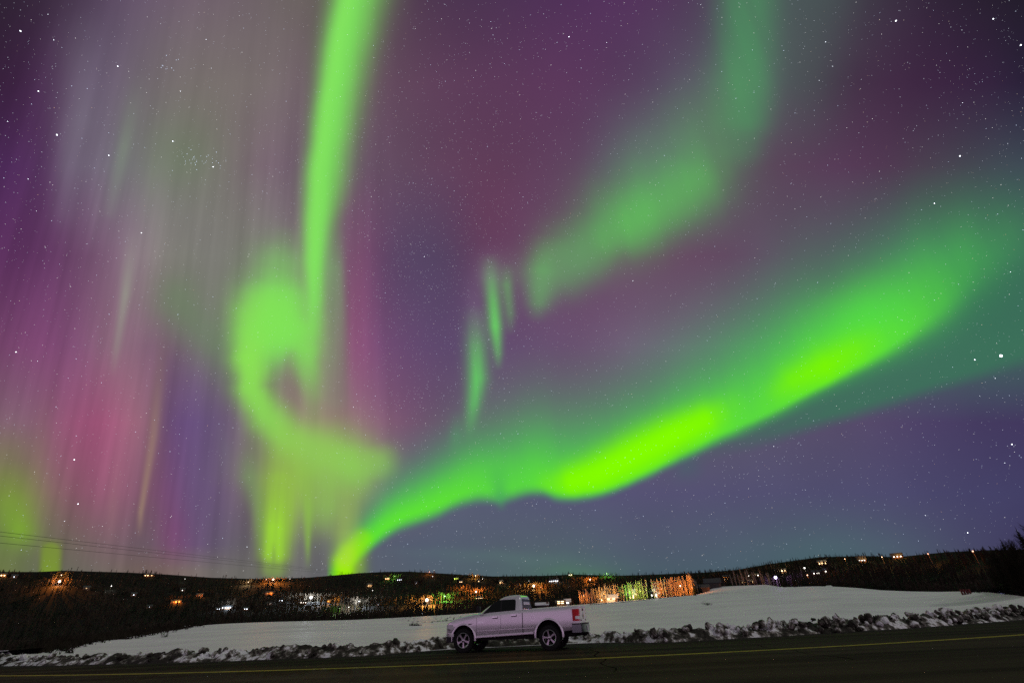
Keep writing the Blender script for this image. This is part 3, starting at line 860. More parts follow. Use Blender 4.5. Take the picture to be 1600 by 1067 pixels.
def yard_lamp(loc, label, col, glow, head=30.0, H=6.0, rad=.45, spot=False, az=0.0):
    t = thing('yard_lamp', label, 'yard lamp', loc, -az, 'outdoor lamps on the valley slope')
    link('pole', py_mesh('pole', (lambda q: (list(q[0]), [tuple(f) for f in q[1]]))(cone(np.array([0, 0, -1.0]), np.array([0, 0, H + .1]), .12, .08, 6)), M_pole), t)
    V, F = IV * rad + (0, -.35, H), [tuple(f) for f in IF]
    link('lamp_head', py_mesh('lamp_head', (V, F), head_mat(col, head), True), t)
    V, F = box_vf(-.05, .05, -.4, .1, H + .02, H + .12)
    link('arm', py_mesh('arm', (V, F), M_pole), t)
    if glow and spot:                                                   # shielded: it shines away from the field
        L = bpy.data.lights.new('lamp_light', 'SPOT'); L.color = col; L.energy = POWER * glow ** 2; L.shadow_soft_size = .3; L.spot_size = R_(135); L.spot_blend = .8
        o = bpy.data.objects.new('lamp_light', L); COL.objects.link(o); o.parent = t; o.location = (0, -.4, H - .4); o.rotation_euler = (R_(112), 0, 0)
    elif glow: point('lamp_light', col, POWER * (2.2 if glow > 7 else 1.0) * glow ** 2, (0, -3.0, H + 1.5), t, 1.0)
    return t

# yard lamps: place in the view, colour, reach of the light, brightness of the head, label
LAMPS = [
 (93, 908, ORANGE, 14, 190, 1.6, 'brightest orange lamp low on the dark slope at the west end of the hill'),
 (96, 898, AMBER, 8, 30, .5, 'small amber lamp just above the brightest lamp at the west end'),
 (174, 915, WHITE, 3, 40, .55, 'lone white lamp on the black western slope between two orange glows'),
 (289, 904, WHITE, 2, 16, .4, 'faint white lamp just under the ridge left of the orange ridge light'),
 (388, 909, WARM, 9, 60, .6, 'warm white lamp beside the big orange glow under the green pillar'),
 (427, 905, ORANGE, 30, 160, 1.7, 'strong orange lamp on the ridge right under the twin green pillar'),
 (416, 905, ORANGE, 6, 40, .5, 'small orange lamp touching the left side of the ridge glow'),
 (453, 904, WHITE, 2, 26, .45, 'small white lamp to the right of the orange ridge glow'),
 (486, 933, COLD, 26, 170, 1.9, 'dazzling cold white floodlight in the middle of the western slope'),
 (520, 936, AMBER, 11, 0.5, .2, 'hidden amber lamp lighting a short row of trees right of the floodlight'),
 (561, 939, COLD, 13, 30, .5, 'cold white lamp lighting pale trees above the white yard'),
 (531, 950, GREEN, 7, 2, .2, 'green lamp among the trees just above the snow field edge'),
 (545, 948, WHITE, 9, 12, .35, 'white lamp lighting bare trunks just above the snow field edge'),
 (582, 922, WHITE, 2, 30, .45, 'small white lamp below the gabled house on the middle slope'),
 (617, 900, GREEN, 9, 12, .35, 'green lamp in the trees near the top of the middle hill'),
 (671, 893, ORANGE, 8, 12, .5, 'dim orange lamp right on the skyline of the middle hill'),
 (676, 900, WHITE, 2, 36, .5, 'white lamp directly under the orange skyline lamp'),
 (667, 937, AMBER, 30, 200, 2.0, 'dazzling orange white lamp low on the slope ahead of the pickup hood'),
 (695, 931, GREEN, 17, 70, .6, 'lamp throwing green light on trees just right of the dazzling orange white lamp'),
 (743, 899, AMBER, 13, 60, .85, 'amber lamp near the ridge above the pickup windshield'),
 (754, 904, WHITE, 2, 40, .5, 'white lamp just right of the amber ridge lamp'),
 (744, 924, ORANGE, 26, 130, 1.2, 'orange lamp in a long lit tree row above the pickup windshield'),
 (722, 919, ORANGE, 15, 2, .2, 'hidden orange lamp at the left end of the long lit tree row'),
 (834, 915, AMBER, 26, 170, 1.9, 'bright orange lamp on the slope above the pickup cab roof'),
 (845, 917, ORANGE, 13, 3, .3, 'dim lamp lighting yellow trees right of the bright lamp above the cab'),
 (826, 907, WHITE, 2, 24, .4, 'small white lamp up left of the bright lamp above the cab'),
 (922, 905, ORANGE, 20, 90, 1.0, 'orange lamp on the bare slope above the long lit tree wall'),
 (948, 896, GREEN, 12, 40, .5, 'lime green lamp on the skyline above the long lit tree wall'),
 (1213, 906, VIOLET, 6.5, 70, .85, 'violet lamp at the edge of the dark wood past the long lit house'),
 (1257, 887, WHITE, 2, 40, .5, 'lone white lamp in the dark wood between the hilltop houses'),
 (1262, 900, ORANGE, 5, 3, .3, 'dim red orange lamp deep in the dark wood'),
 (1320, 873, AMBER, 3.5, 3, .3, 'dim amber lamp beside the arched bright house on the east ridge'),
 (1378, 870, AMBER, 3.5, 3, .3, 'dim amber lamp between the two bright houses of the east ridge'),
 (1450, 865, ORANGE, 3.5, 2, .3, 'dim orange lamp in the ridge trees past the last bright house'),
 (1520, 861, ORANGE, 2.5, 2, .3, 'dimmest orange lamp near the tall trees by the road'),
]
for px, py, col, glow, hs, rad, label in LAMPS:
    X_, Y_, Z_, aa, rr = hill_pt(px, py, 6.0)
    yard_lamp((X_, Y_, Z_), label, col, glow, hs, 6.0, rad, az=aa)
    LIGHT_SPOTS.append((aa, rr, glow))

# houses: place in the view, size, look, light
HOUSES = [
 (2, 899, dict(w=11, win=WARM, ws=9, wins=3, glow=9, gcol=AMBER), 'house with bright warm windows at the very west end of the ridge'),
 (22, 901, dict(w=7, win=COLD, ws=4, wins=1, wsize=1.2), 'tiny house with one pale window near the west end of the ridge'),
 (135, 919, dict(w=8, win=WARM, ws=1.2, wins=1, wall='grey'), 'dim grey house on the black slope left of the lone white lamp'),
 (209, 929, dict(w=7, win=COLD, ws=5, wins=1, wsize=1.2), 'small house with one cold window low on the western slope'),
 (229, 899, dict(w=9, win=WARM, ws=10, wins=2, glow=6, gcol=ORANGE), 'ridge house with two warm windows above the western slope'),
 (237, 899, dict(w=8, win=WARM, ws=4, wins=1, glow=4, gcol=AMBER, wall='tan'), 'tan ridge house with one dim window beside the two window house'),
 (285, 922, dict(w=7, win=WHITE, ws=5, wins=1, wsize=1.2), 'small white house above the orange lit farmhouse'),
 (275, 940, dict(w=14, d=9, win=AMBER, ws=8, wins=3, glow=17, gcol=ORANGE, wall='tan'), 'orange lit farmhouse at the foot of the western slope'),
 (233, 948, dict(w=7, win=COLD, ws=4, wins=1, wsize=1.2), 'small dark house at the foot of the slope left of the orange farmhouse'),
 (354, 949, dict(w=16, d=9, win=COLD, ws=12, wins=4, glow=15, gcol=COLD), 'long white lit house at the foot of the western slope'),
 (341, 951, dict(w=8, win=COLD, ws=9, wins=2), 'small white lit shed left of the long white house'),
 (384, 951, dict(w=8, win=COLD, ws=6, wins=2), 'small house with two cold windows right of the long white house'),
 (312, 930, dict(w=10, win=WARM, ws=.8, wins=1, glow=10, gcol=ORANGE, wall='brown'), 'brown house with a faint orange yard above the long white house'),
 (421, 927, dict(w=14, win=AMBER, ws=1.5, wins=2, glow=14, gcol=ORANGE, wall='brown'), 'brown house with a thin orange lit yard below the strong ridge glow'),
 (439, 938, dict(w=9, win=COLD, ws=7, wins=2), 'house with two cold windows on the lower slope left of the floodlight'),
 (421, 943, dict(w=8, win=WHITE, ws=6, wins=2), 'low house with two white windows below the thin orange yard'),
 (474, 941, dict(w=12, win=WHITE, ws=8, wins=3, wsize=1.3), 'house with three white windows just below the cold floodlight'),
 (513, 939, dict(w=8, win=AMBER, ws=4, wins=1, wall='tan', glow=6, gcol=AMBER), 'tan house at the left end of the short amber tree row'),
 (577, 915, dict(w=10, win=WARM, ws=11, wins=2, gable=3.2, glow=9, gcol=WARM), 'gabled house with warm windows on the middle slope'),
 (591, 944, dict(w=7, win=COLD, ws=4, wins=1, wsize=1.2), 'tiny house with a cold window above the snow field left of the pickup'),
 (605, 904, dict(w=11, win=WARM, ws=11, wins=3, glow=10, gcol=AMBER), 'warm lit house left of the green lit trees near the hilltop'),
 (624, 906, dict(w=13, win=COLD, ws=11, wins=3, wsize=1.8), 'wide house with cold windows below the green lit trees near the hilltop'),
 (650, 911, dict(w=7, win=COLD, ws=7, wins=1, wsize=1.2), 'tiny house with a cold window on the open middle slope'),
 (659, 958, dict(w=6, win=COLD, ws=9, wins=1, wsize=1.2), 'small hut with one white window just over the snow field edge'),
 (713, 904, dict(w=12, win=LIME, ws=8, wins=3, glow=10, gcol=LIME), 'house with yellow green windows near the ridge above the pickup hood'),
 (720, 909, dict(w=8, win=WARM, ws=6, wins=2, wall='red'), 'red house with two windows under the yellow green one'),
 (748, 908, dict(w=7, win=WARM, ws=7, wins=1), 'small house under the amber ridge lamp'),
 (748, 934, dict(w=15, win=WARM, ws=6, wins=4, wsize=1.1, turn=.3), 'long low house below the orange tree row behind the windshield'),
 (783, 910, dict(w=9, gable=4.0, win=WARM, ws=6, wins=2, glow=12, gcol=WARM, wall='tan'), 'steep roofed tan house with a warm glow above the cab'),
 (811, 915, dict(w=8, win=WHITE, ws=6, wins=1, glow=4, gcol=WHITE), 'small white house just left of the bright lamp above the cab'),
 (865, 908, dict(w=20, d=9, win=COLD, ws=10, wins=5, wsize=1.8, glow=17, gcol=COLD), 'long building in cold blue white light on the upper slope'),
 (891, 898, dict(w=10, win=WHITE, ws=6, wins=2, glow=8, gcol=LIME), 'small house with a green white glow on the skyline'),
 (1112, 908, dict(w=9, d=8, gable=3.4, win=WARM, ws=1.5, wins=1, glow=7, gcol=AMBER, wall='tan'), 'tall gabled tan house behind the black barn'),
 (1135, 905, dict(w=9, d=8, h=6, win=WARM, ws=9, wins=3, glow=13, gcol=AMBER), 'two storey bright house at the end of the upper snow yard'),
 (1168, 909, dict(w=20, d=9, win=WARM, ws=9, wins=5, wsize=2.1, glow=13, gcol=WARM, wall='white'), 'long bright warm house at the top of the upper snow yard'),
 (1177, 899, dict(w=20, d=8, win=WHITE, ws=9, wins=5, wsize=1.8, glow=8, gcol=WARM), 'second long house with a string of windows above the warm one'),
 (1220, 892, dict(w=18, d=9, win=WARM, ws=11, wins=4, wsize=2.2, glow=11, gcol=WARM), 'large bright house in the wood above the violet lamp'),
 (1276, 895, dict(w=11, win=WHITE, ws=9, wins=3), 'house with three white windows under the hilltop house'),
 (1285, 880, dict(w=13, h=4, win=WARM, ws=14, wins=3, wsize=2.2, glow=10, gcol=WARM), 'hilltop house with large dazzling windows where the ridge rises'),
 (1290, 892, dict(w=6, win=WHITE, ws=8, wins=1), 'small cabin with one window beside the three window house'),
 (1347, 875, dict(w=11, gable=4.2, win=WHITE, ws=11, wins=3, wsize=1.7, glow=6, gcol=AMBER, wall='tan'), 'steep gabled bright house on the east ridge'),
 (1402, 869, dict(w=14, gable=3.0, win=WHITE, ws=5, wins=3, wsize=1.6, glow=6, gcol=AMBER), 'wide pale house with a low gable at the top of the east ridge'),
]
for px, py, kw, label in HOUSES:
    X_, Y_, Z_, aa, rr = hill_pt(px, py, 1.5)
    s = rr / 900.0
    kf = float(np.clip(rr / 1000.0, .5, 1.05))
    kw.update(w=kw.get('w', 10) * kf, d=kw.get('d', 7) * kf, h=kw.get('h', 3) * max(kf, .75), gable=kw.get('gable', 2) * kf, wsize=kw.get('wsize', 1.5) * kf * .9, glow=kw.get('glow', 0) * .42, ws=kw.get('ws', 4) * .8)
    kw['roof'] = False
    if kw.get('wall', 'white') in ('white', 'grey', 'tan'): kw['wall'] = 'brown'  # pale siding swapped for brown: the night's dark is put into the walls
    house((X_, Y_, Z_), aa, label, **kw)
    LIGHT_SPOTS.append((aa, rr, max(7.0, kw.get('glow', 0))))

# buildings along the far edge of the snow field
def edge_pt(px, extra):
    aa = az_el(px, 930)[0]; rr = float(r_field(aa)) + extra
    return rr * math.sin(aa), rr * math.cos(aa), float(z_hill(np.array([aa]), np.array([rr]))[0]), aa, rr
NEAR = [
 (950, 4, dict(w=7.6, d=5, h=1.7, gable=1.1, win=WARM, ws=3, wins=3, wsize=1.1, glow=1.7, gcol=WARM), 'bright white house with a snowy roof at the field edge by the tailgate'),
 (939, 6, dict(w=2.6, d=2.4, h=1.8, gable=.9, win=WARM, ws=6, wins=1, wsize=1.1, glow=1.3, gcol=WARM), 'small lit shed left of the bright white house at the field edge'),
 (987, 6, dict(w=3.8, d=4, h=2.6, win=WARM, ws=12, wins=1, wsize=1.7, glow=1.6, gcol=WARM, wall='brown'), 'brown cottage with one bright window under the green lit trees'),
 (1022, 5, dict(w=4.4, d=3, h=2.1, gable=.9, win=WHITE, ws=10, wins=2, wsize=1.0, glow=2.2, gcol=WHITE), 'low white cabin standing in for white lit vehicles in the gap between the lit tree rows'),  # cabin added in place of unclear white-lit vehicles
 (875, 5, dict(w=3.4, d=3.0, h=1.4, gable=.7, wall='brown', roof=False, win=WARM, ws=12, wins=2, wsize=1.0, glow=1.5, gcol=WARM), 'warm lit house seen just over the pickup bed'),
 (886, 7, dict(w=2.0, d=2, h=1.7, gable=.7, win=WHITE, ws=7, wins=1, wsize=.9), 'little hut with one pale window right of the house over the bed'),
 (846, 5, dict(w=4.6, d=3, h=1.1, gable=.6, win=WARM, ws=.4, wins=0, wall='dark'), 'unlit dark shed with a grey snowy roof behind the pickup cab'),
 (1100, 2.5, dict(w=6.4, d=5, h=2.3, gable=1.2, wall='dark', roof=False, wins=0), 'black unlit shed beside the dark spruces at the field corner'),
 (1118, 3, dict(w=8.0, d=6, h=2.8, gable=1.8, wall='dark', roof=False, wins=0), 'black barn on the upper snow yard below the tan house'),
]
for px, ex, kw, label in NEAR:
    X_, Y_, Z_, aa, rr = edge_pt(px, ex)
    house((X_, Y_, Z_), aa, label, **kw)
    LIGHT_SPOTS.append((aa, rr, 5.0))
# lamps that light the tree wall from the field side
for px, ex, col, glow, hs, rad, H, label in [
    (1066, -3.5, ORANGE, 13, 60, .26, 4.2, 'dazzling orange lamp in front of the tall lit tree wall'),
    (1035, -3.0, ORANGE, 8.5, 3, .1, 3.6, 'low orange lamp at the left end of the tall lit tree wall'),
    (1084, -2.0, ORANGE, 8.5, 3, .1, 3.2, 'low orange lamp at the right end of the tall lit tree wall'),
    (1001, -3.0, LIME, 7.0, 3, .1, 3.6, 'low yellow green lamp under the lime coloured trees'),
    (985, -3.0, GREEN, 7.0, 3, .1, 3.6, 'low green lamp under the greenest trees'),
    (966, -2.0, AMBER, 6.5, 3, .1, 3.0, 'low amber lamp between the bright white house and the green trees'),
    (944, -4.0, AMBER, 8.5, 3, .1, 3.6, 'low amber lamp in front of the bright white house'),
    (912, -2.0, ORANGE, 6.0, 3, .1, 3.2, 'low orange lamp at the dim end of the tree wall by the tailgate')]:
    X_, Y_, Z_, aa, rr = edge_pt(px, ex)
    zz_ = field_z(X_, Y_)
    yard_lamp((X_, Y_, zz_), label, col, glow * .78, hs, H, rad, True, az=aa)

# ------------------------------------------------------------------ the woods over the whole slope
azL, azR = az_el(-90, 930)[0], az_el(1690, 930)[0]
wV, wF, wM, off = [], [], [], 0
def plant(tmpl, X_, Y_, Z_, H, wide, mi):
    global off
    V, F = tmpl
    an = rng.uniform(0, 6.28); c, s = math.cos(an), math.sin(an)
    q = np.stack([(V[:, 0] * c - V[:, 1] * s) * H * wide + X_, (V[:, 0] * s + V[:, 1] * c) * H * wide + Y_, V[:, 2] * H + Z_], 1)
    wV.append(q); wF.append(F + off); wM.append(np.full(len(F), mi)); off += len(V)
SP = np.array(LIGHT_SPOTS)
N_TREES = 15000
ta = rng.uniform(azL, azR, N_TREES)
tu = rng.random(N_TREES) ** 1.25
trf, trs = r_field(ta), r_sky(ta)
tr_ = trf + 9 + (trs - trf - 4) * tu
nearrow = (ta > az_el(900, 930)[0]) & (ta < az_el(1225, 930)[0])
tr_ = np.where(nearrow & (tr_ < trf + 22), trf + 26 + 60 * rng.random(N_TREES), tr_)
# extra bare trees around every lamp, so that its light has something to fall on
ea, er = [], []
for (la, lr, g) in LIGHT_SPOTS:
    if g < 6: continue
    n = int(10 + g * 3.4)
    d = rng.uniform(6, 8 + g * 1.2, n); th = rng.uniform(-1.2, 1.2, n)
    er += list(lr + d * np.cos(th)); ea += list(la + d * np.sin(th) * 1.3 / lr)
kind = np.concatenate([fbm(ta * 30, np.log(tr_) * 8, 3, 77) + rng.normal(size=N_TREES) * .12 < -.02, np.zeros(len(ea), bool)])
ta = np.concatenate([ta, ea]); tr_ = np.concatenate([tr_, er])
tz = z_hill(ta, tr_); te = np.arctan2(tz - CAM_H, tr_)
hmax = tr_ * (np.tan(e_sky(ta) + R_(.42) * rng.random(len(ta)) ** 3 + R_(.02)) - np.tan(te))
hh = np.minimum(np.minimum(rng.uniform(7, 13.5, len(ta)), tr_ * rng.uniform(.009, .021, len(ta))), hmax)
for i in range(len(ta)):
    if hh[i] < 1.0: continue
    da = (SP[:, 0] - ta[i]) * tr_[i]
    dr = SP[:, 1] - tr_[i]
    if np.any((np.abs(da) < 7 + SP[:, 2] * .15) & (dr > -2.0) & (dr < 46)): continue          # keep every lamp's window to the valley open
    X_, Y_ = tr_[i] * math.sin(ta[i]), tr_[i] * math.cos(ta[i])
    if kind[i]: plant(T_SPR[i % 4], X_, Y_, tz[i] - .3, hh[i], rng.uniform(.8, 1.25), 0)
    else: plant(T_POP[i % 6], X_, Y_, tz[i] - .3, hh[i], rng.uniform(.8, 1.3), 1)
woods = link('distant_woods', fast_mesh('distant_woods', np.concatenate(wV), np.concatenate(wF), [M_needle, M_far_bark], np.concatenate(wM)), kind='stuff')
tag(woods, 'dark mixed woods covering the far slope of the valley up to the skyline', 'woods')

# dark scrub at the west end of the field and along the ditches
bV, bF, off2 = [], [], 0
def tuft(X_, Y_, Z_, H, n, spread=.5):
    global off2
    for k in range(n):
        an = rng.uniform(0, 6.28); o = np.array([math.cos(an) * spread, math.sin(an) * spread, 1.0]) * H * rng.uniform(.5, 1.1)
        b = np.array([X_ + rng.normal() * H * .25, Y_ + rng.normal() * H * .25, Z_ - .05])
        v, f = sliver(b, b + o, .018 * H + .010 + .00042 * math.hypot(X_, Y_), rand_side(o))
        bV.append(np.array(v)); bF.append(np.array(f) + off2); off2 += 3
def brush_along(pts, n, hlo, hhi, jitter, dens=12, spread=.5):
    P_ = np.array([field_pt(*p)[:2] for p in pts])
    for k in range(n):
        t = rng.random() * (len(P_) - 1); i = int(t); q = P_[i] + (P_[i + 1] - P_[i]) * (t - i)
        q = q + rng.normal(size=2) * jitter
        tuft(q[0], q[1], field_z(q[0], q[1]), rng.uniform(hlo, hhi), dens, spread)
brush_along([(112,1004),(150,997),(200,990),(250,987),(274,984)], 260, .35, .95, .9, 14)
brush_along([(150,990),(210,985),(270,979)], 320, .4, 1.1, 2.2, 12)
brush_along([(70,1010),(105,1006),(128,1002)], 140, .3, .9, .5, 14)
brush_along([(118,1004),(131,1003)], 14, .3, .6, .3, 10)
brush_along([(1108,929),(1140,927),(1180,924),(1215,920),(1260,916),(1292,914.5)], 260, .25, .6, .35, 8)
brush_along([(1086,930),(1096,937),(1104,945),(1106,948)], 120, .2, .5, .3, 8)
brush_along([(920,945),(985,940),(1030,935),(1086,930)], 200, .2, .5, .4, 7)
brush_along([(250,987),(270,981),(292,977.5)], 120, .5, 1.2, 2.0, 12)
brush_along([(640,977),(656,977)], 12, .3, .5, .1, 8, .2)
brush_along([(610,966),(660,972),(690,970),(700,969)], 60, .08, .22, .6, 5)
brush_along([(930,962),(1000,958),(1080,952),(1170,949)], 70, .05, .14, .5, 4)
brush_along([(300,981),(420,979),(560,976)], 60, .04, .12, .6, 4)
brush_along([(1200,940),(1330,936),(1460,938)], 60, .04, .12, .8, 4)
brush_along([(985,946),(1030,943),(1090,951),(1160,948)], 60, .08, .25, .8, 5)
brush_along([(1515,928),(1530,927),(1545,925)], 26, .3, .7, .4, 10, .3)
for k in range(46):
    f_ = field_pt(rng.uniform(625, 722), rng.uniform(962, 973))
    tuft(f_[0], f_[1], f_[2], rng.uniform(.12, .35), 7, .6)
brush = link('dry_brush', fast_mesh('dry_brush', np.concatenate(bV), np.concatenate(bF), M_scrub), kind='stuff')
tag(brush, 'dark dry weeds and brush sticking out of the snow field', 'brush')

# ------------------------------------------------------------------ single trees: the lit wall at the field edge
M_birch = mat('pale_branch', (.30, .26, .20), rough=.9, vary=.2, scale=.8)
def tree_meshes(kind, H):
    if kind == 'poplar':
        a_, b_ = bare_tree(H, 80, .16, .021, .10, 1, 1.7, 3.4); mt, mc = M_birch, M_birch
    elif kind == 'bare':
        a_, b_ = bare_tree(H, 230, .24, .0055, .12, 4); mt, mc = M_scrub, M_scrub
    else:
        a_, b_ = spruce(H, 22, 10); mt, mc = M_pole, M_needle
    return fast_mesh('trunk', *a_, mt, smooth=False), fast_mesh('crown', *b_, mc)
TM = {k: [tree_meshes(k, 8.0) for _ in range(5)] for k in ('poplar', 'bare', 'spruce')}
NT_ = 0
def tree(kind, X_, Y_, Z_, H, label, group, name=None):
    global NT_
    NT_ += 1
    t = thing(name or {'poplar': 'poplar_tree', 'bare': 'bare_tree', 'spruce': 'spruce_tree'}[kind], label, 'tree', (X_, Y_, Z_ - .15), rng.uniform(0, 6.28), group)
    s = H / 8.0; t.scale = (s * rng.uniform(.85, 1.15), s * rng.uniform(.85, 1.15), s)
    a_, b_ = TM[kind][NT_ % 5]
    link('trunk', a_, t); link('crown', b_, t)
    return t
def row(x0, x1, n, tops, label, kind='poplar', group='lit trees along the field edge', deep=6.0, base=0.0):
    for k in range(n):
        px = x0 + (x1 - x0) * (k + rng.uniform(.1, .9)) / n
        X_, Y_, Z_, aa, rr = edge_pt(px, 1.5 + rng.random() * deep)
        top = np.interp(px, [p for p, _ in tops], [q for _, q in tops]) + rng.uniform(-3.5, 7.0) * (1 if kind == 'poplar' else .5)
        H = rr * math.tan(az_el(px, top)[1]) + CAM_H - Z_
        tree(kind, X_, Y_, Z_, max(H, 2.5), label, group)
row(904, 935, 20, [(904,922),(935,918)], 'dull brown bare tree at the dim end of the lit tree row above the tailgate')
row(935, 955, 20, [(935,916),(955,912)], 'tall orange lit bare tree behind the bright white house at the field edge')
row(957, 976, 14, [(957,914),(976,911)], 'amber lit bare tree between the white house and the green trees')
row(977, 993, 15, [(977,911),(993,909)], 'vivid green lit bare tree above the brown cottage')
row(993, 1014, 18, [(993,909),(1014,906)], 'yellow green lit bare tree at the right end of the green group')
row(1021, 1076, 52, [(1021,905),(1040,904),(1076,901)], 'bright orange bare tree in the tall tree wall around the dazzling lamp')
row(1077, 1092, 12, [(1077,900),(1082,896),(1092,902)], 'tallest orange lit tree at the right end of the tall tree wall')
row(1083, 1106, 7, [(1083,913),(1090,907),(1106,917)], 'black spruce beside the unlit shed at the field corner', 'spruce', 'dark spruces at the field corner', 1.5)
row(1013, 1021, 3, [(1013,912),(1021,912)], 'dark spruce in the gap between the two lit tree rows', 'spruce', 'dark spruces in the gap', 3.0)
row(1145, 1215, 12, [(1145,893),(1185,885),(1215,893)], 'dim amber bare tree behind the long bright houses', 'poplar', 'bare trees behind the long houses', 18.0)

# the dark trees by the road at the east end
RT = [(1546,872,'bare'),(1553,866,'bare'),(1558,858,'bare'),(1563,862,'bare'),(1568,838,'spruce'),(1574,850,'bare'),(1579,842,'bare'),(1584,846,'bare'),(1592,820,'spruce'),
      (1598,832,'bare'),(1604,818,'bare'),(1612,826,'spruce'),(1550,882,'spruce'),(1560,880,'spruce'),(1572,872,'spruce'),(1583,868,'spruce'),(1597,866,'spruce'),(1608,860,'bare')]
for k_ in range(22): RT.append((rng.uniform(1547, 1618), rng.uniform(866, 892), ['bare', 'bare', 'spruce'][k_ % 3]))
for px, top, k in RT:
    px += 15 if top < 860 else 9
    aa = az_el(px - (23 if top < 860 else 17), top)[0]; rr = float(r_field(aa)) + rng.uniform(1, 9)
    X_, Y_ = rr * math.sin(aa), rr * math.cos(aa); Z_ = float(z_hill(np.array([aa]), np.array([rr]))[0])
    H = rr * math.tan(az_el(px, top)[1]) + CAM_H - Z_
    lab = ('tall black spruce with a pointed top standing over the dark thicket by the road' if top < 830 else
           'lower black spruce with a pointed top in the dark thicket by the road' if k == 'spruce' else 'leafless black tree in the thicket of the east end of the field')
    tree(k, X_, Y_, Z_, H, lab, 'dark thicket at the east end of the field')

# a short red fence in the snow
M_fence = mat('red_fence_paint', (.11, .022, .018), rough=.8, vary=.3, scale=4)
f0, f1 = field_pt(1507, 934), field_pt(1519, 931.5)
ft = thing('snow_fence', 'short dark red post and rail fence sticking out of the snow by the thicket', 'fence', (f0[0], f0[1], f0[2]))
dv = Vector((f1[0] - f0[0], f1[1] - f0[1], 0))
for k in range(4):
    p = dv * (k / 3.0)
    V, F = box_vf(p.x - .07, p.x + .07, p.y - .07, p.y + .07, -.3, .95)
    link('post', py_mesh('post', (V, F), M_fence), ft)
for zz_ in (.38, .74):
    v, f = cone(np.array([0, 0, zz_]), np.array([dv.x, dv.y, zz_]), .055, .055, 5)
    link('rail', py_mesh('rail', (v, f), M_fence), ft)

# ------------------------------------------------------------------ overhead wires at the west side
M_wire = mat('cable', (.02, .02, .02), rough=.6)
def wire(p, q, sag, rad, label):
    V, F, n = [], [], 40
    p, q = np.array(p), np.array(q); d = (q - p) / np.linalg.norm(q - p); s = np.cross(d, [0, 0, 1]); s /= np.linalg.norm(s); u = np.cross(s, d)
    for i in range(n + 1):
        t = i / n; c = p + (q - p) * t - np.array([0, 0, sag * 4 * t * (1 - t)])
        for k in range(4): V.append(c + rad * (math.cos(k * math.pi / 2) * s + math.sin(k * math.pi / 2) * u))
    for i in range(n):
        for k in range(4): F.append((4 * i + k, 4 * i + (k + 1) % 4, 4 * i + 4 + (k + 1) % 4, 4 * i + 4 + k))
    o = link('power_line', py_mesh('power_line', (V, F), M_wire))
    return tag(o, label, 'power line', 'overhead wires over the western field')
fx, fy, fz, faz, frr_ = hill_pt(640, 897.5, 9.0)
pole = thing('utility_pole', 'far wooden utility pole on the hill where the overhead wires end', 'utility pole', (fx, fy, fz), -faz)
v, f = cone(np.array([0, 0, -1.0]), np.array([0, 0, 9.6]), .2, .13, 8); link('pole', py_mesh('pole', (v, f), M_pole), pole)
V, F = box_vf(-1.3, 1.3, -.08, .08, 8.7, 8.95); link('crossarm', py_mesh('crossarm', (V, F), M_pole), pole)
na = az_el(-140, 812); nr = 52.0
nx, ny = nr * math.sin(na[0]), nr * math.cos(na[0])
nz = CAM_H + nr * math.tan(az_el(-140, 815)[1])
for k, (dx, dz, lab) in enumerate([(-1.2, 0.1, 'topmost thin overhead wire crossing the western sky above the hill'), (0.0, -.25, 'middle thin overhead wire crossing the western sky above the hill'),
                                   (1.2, -.8, 'lowest thin overhead wire crossing the western sky above the hill')]):
    wire((nx + dx * .5, ny + dx * .5, nz + dz), (fx + dx, fy, fz + 9.0), 3.0 + k * .3, .013, lab)
# ------------------------------------------------------------------ the pickup
def paint_mat():
    m = mat('silver_paint', (.82, .77, .82), rough=.28, metal=.52, spec=.5, coat=.5)
    return m
M_paint = paint_mat()
M_chrome = mat('chrome', (.78, .78, .80), rough=.12, metal=1.0)
M_glass = mat('tinted_glass', (.010, .012, .011), rough=.22, spec=.18)
M_tyre = mat('tyre_rubber', (.014, .014, .014), rough=.85, spec=.2)
M_dark = mat('black_plastic', (.016, .016, .017), rough=.6, spec=.3)
M_bumper = mat('chrome_dark_reflection', (.17, .19, .19), rough=.18, metal=1.0)  # chrome bumper with its dark teal reflections put into the base colour
M_rim = mat('polished_alloy', (.46, .44, .46), rough=.25, metal=.9)
M_red = mat('red_lens', (.55, .006, .010), rough=.25, spec=.25)
M_clear = mat('clear_lens', (.72, .72, .74), rough=.10, spec=.6, coat=.6)
M_plate = mat('number_plate', (.45, .46, .48), rough=.4)
M_under = mat('underbody', (.012, .011, .010), rough=.9)

def tab(x, pts):
    return float(np.interp(x, [p[0] for p in pts], [p[1] for p in pts]))
ZSH = [(-1.22,1.44),(-1.0,1.435),(0,1.415),(1.04,1.395),(1.10,1.40),(1.4,1.385),(2.8,1.315),(3.05,1.285),(3.6,1.215),(4.0,1.15),(4.25,1.08),(4.38,1.02),(4.46,.95)]
WID = [(-1.23,.93),(-1.2,.955),(-1.1,.982),(-.8,.995),(1.0,1.0),(3.4,1.0),(3.75,.995),(4.0,.975),(4.15,.945),(4.27,.89),(4.37,.80),(4.44,.66),(4.47,.50)]
ZBOT = [(-1.23,.66),(-.6,.60),(.6,.54),(3.0,.47),(3.9,.48),(4.2,.55),(4.47,.60)]

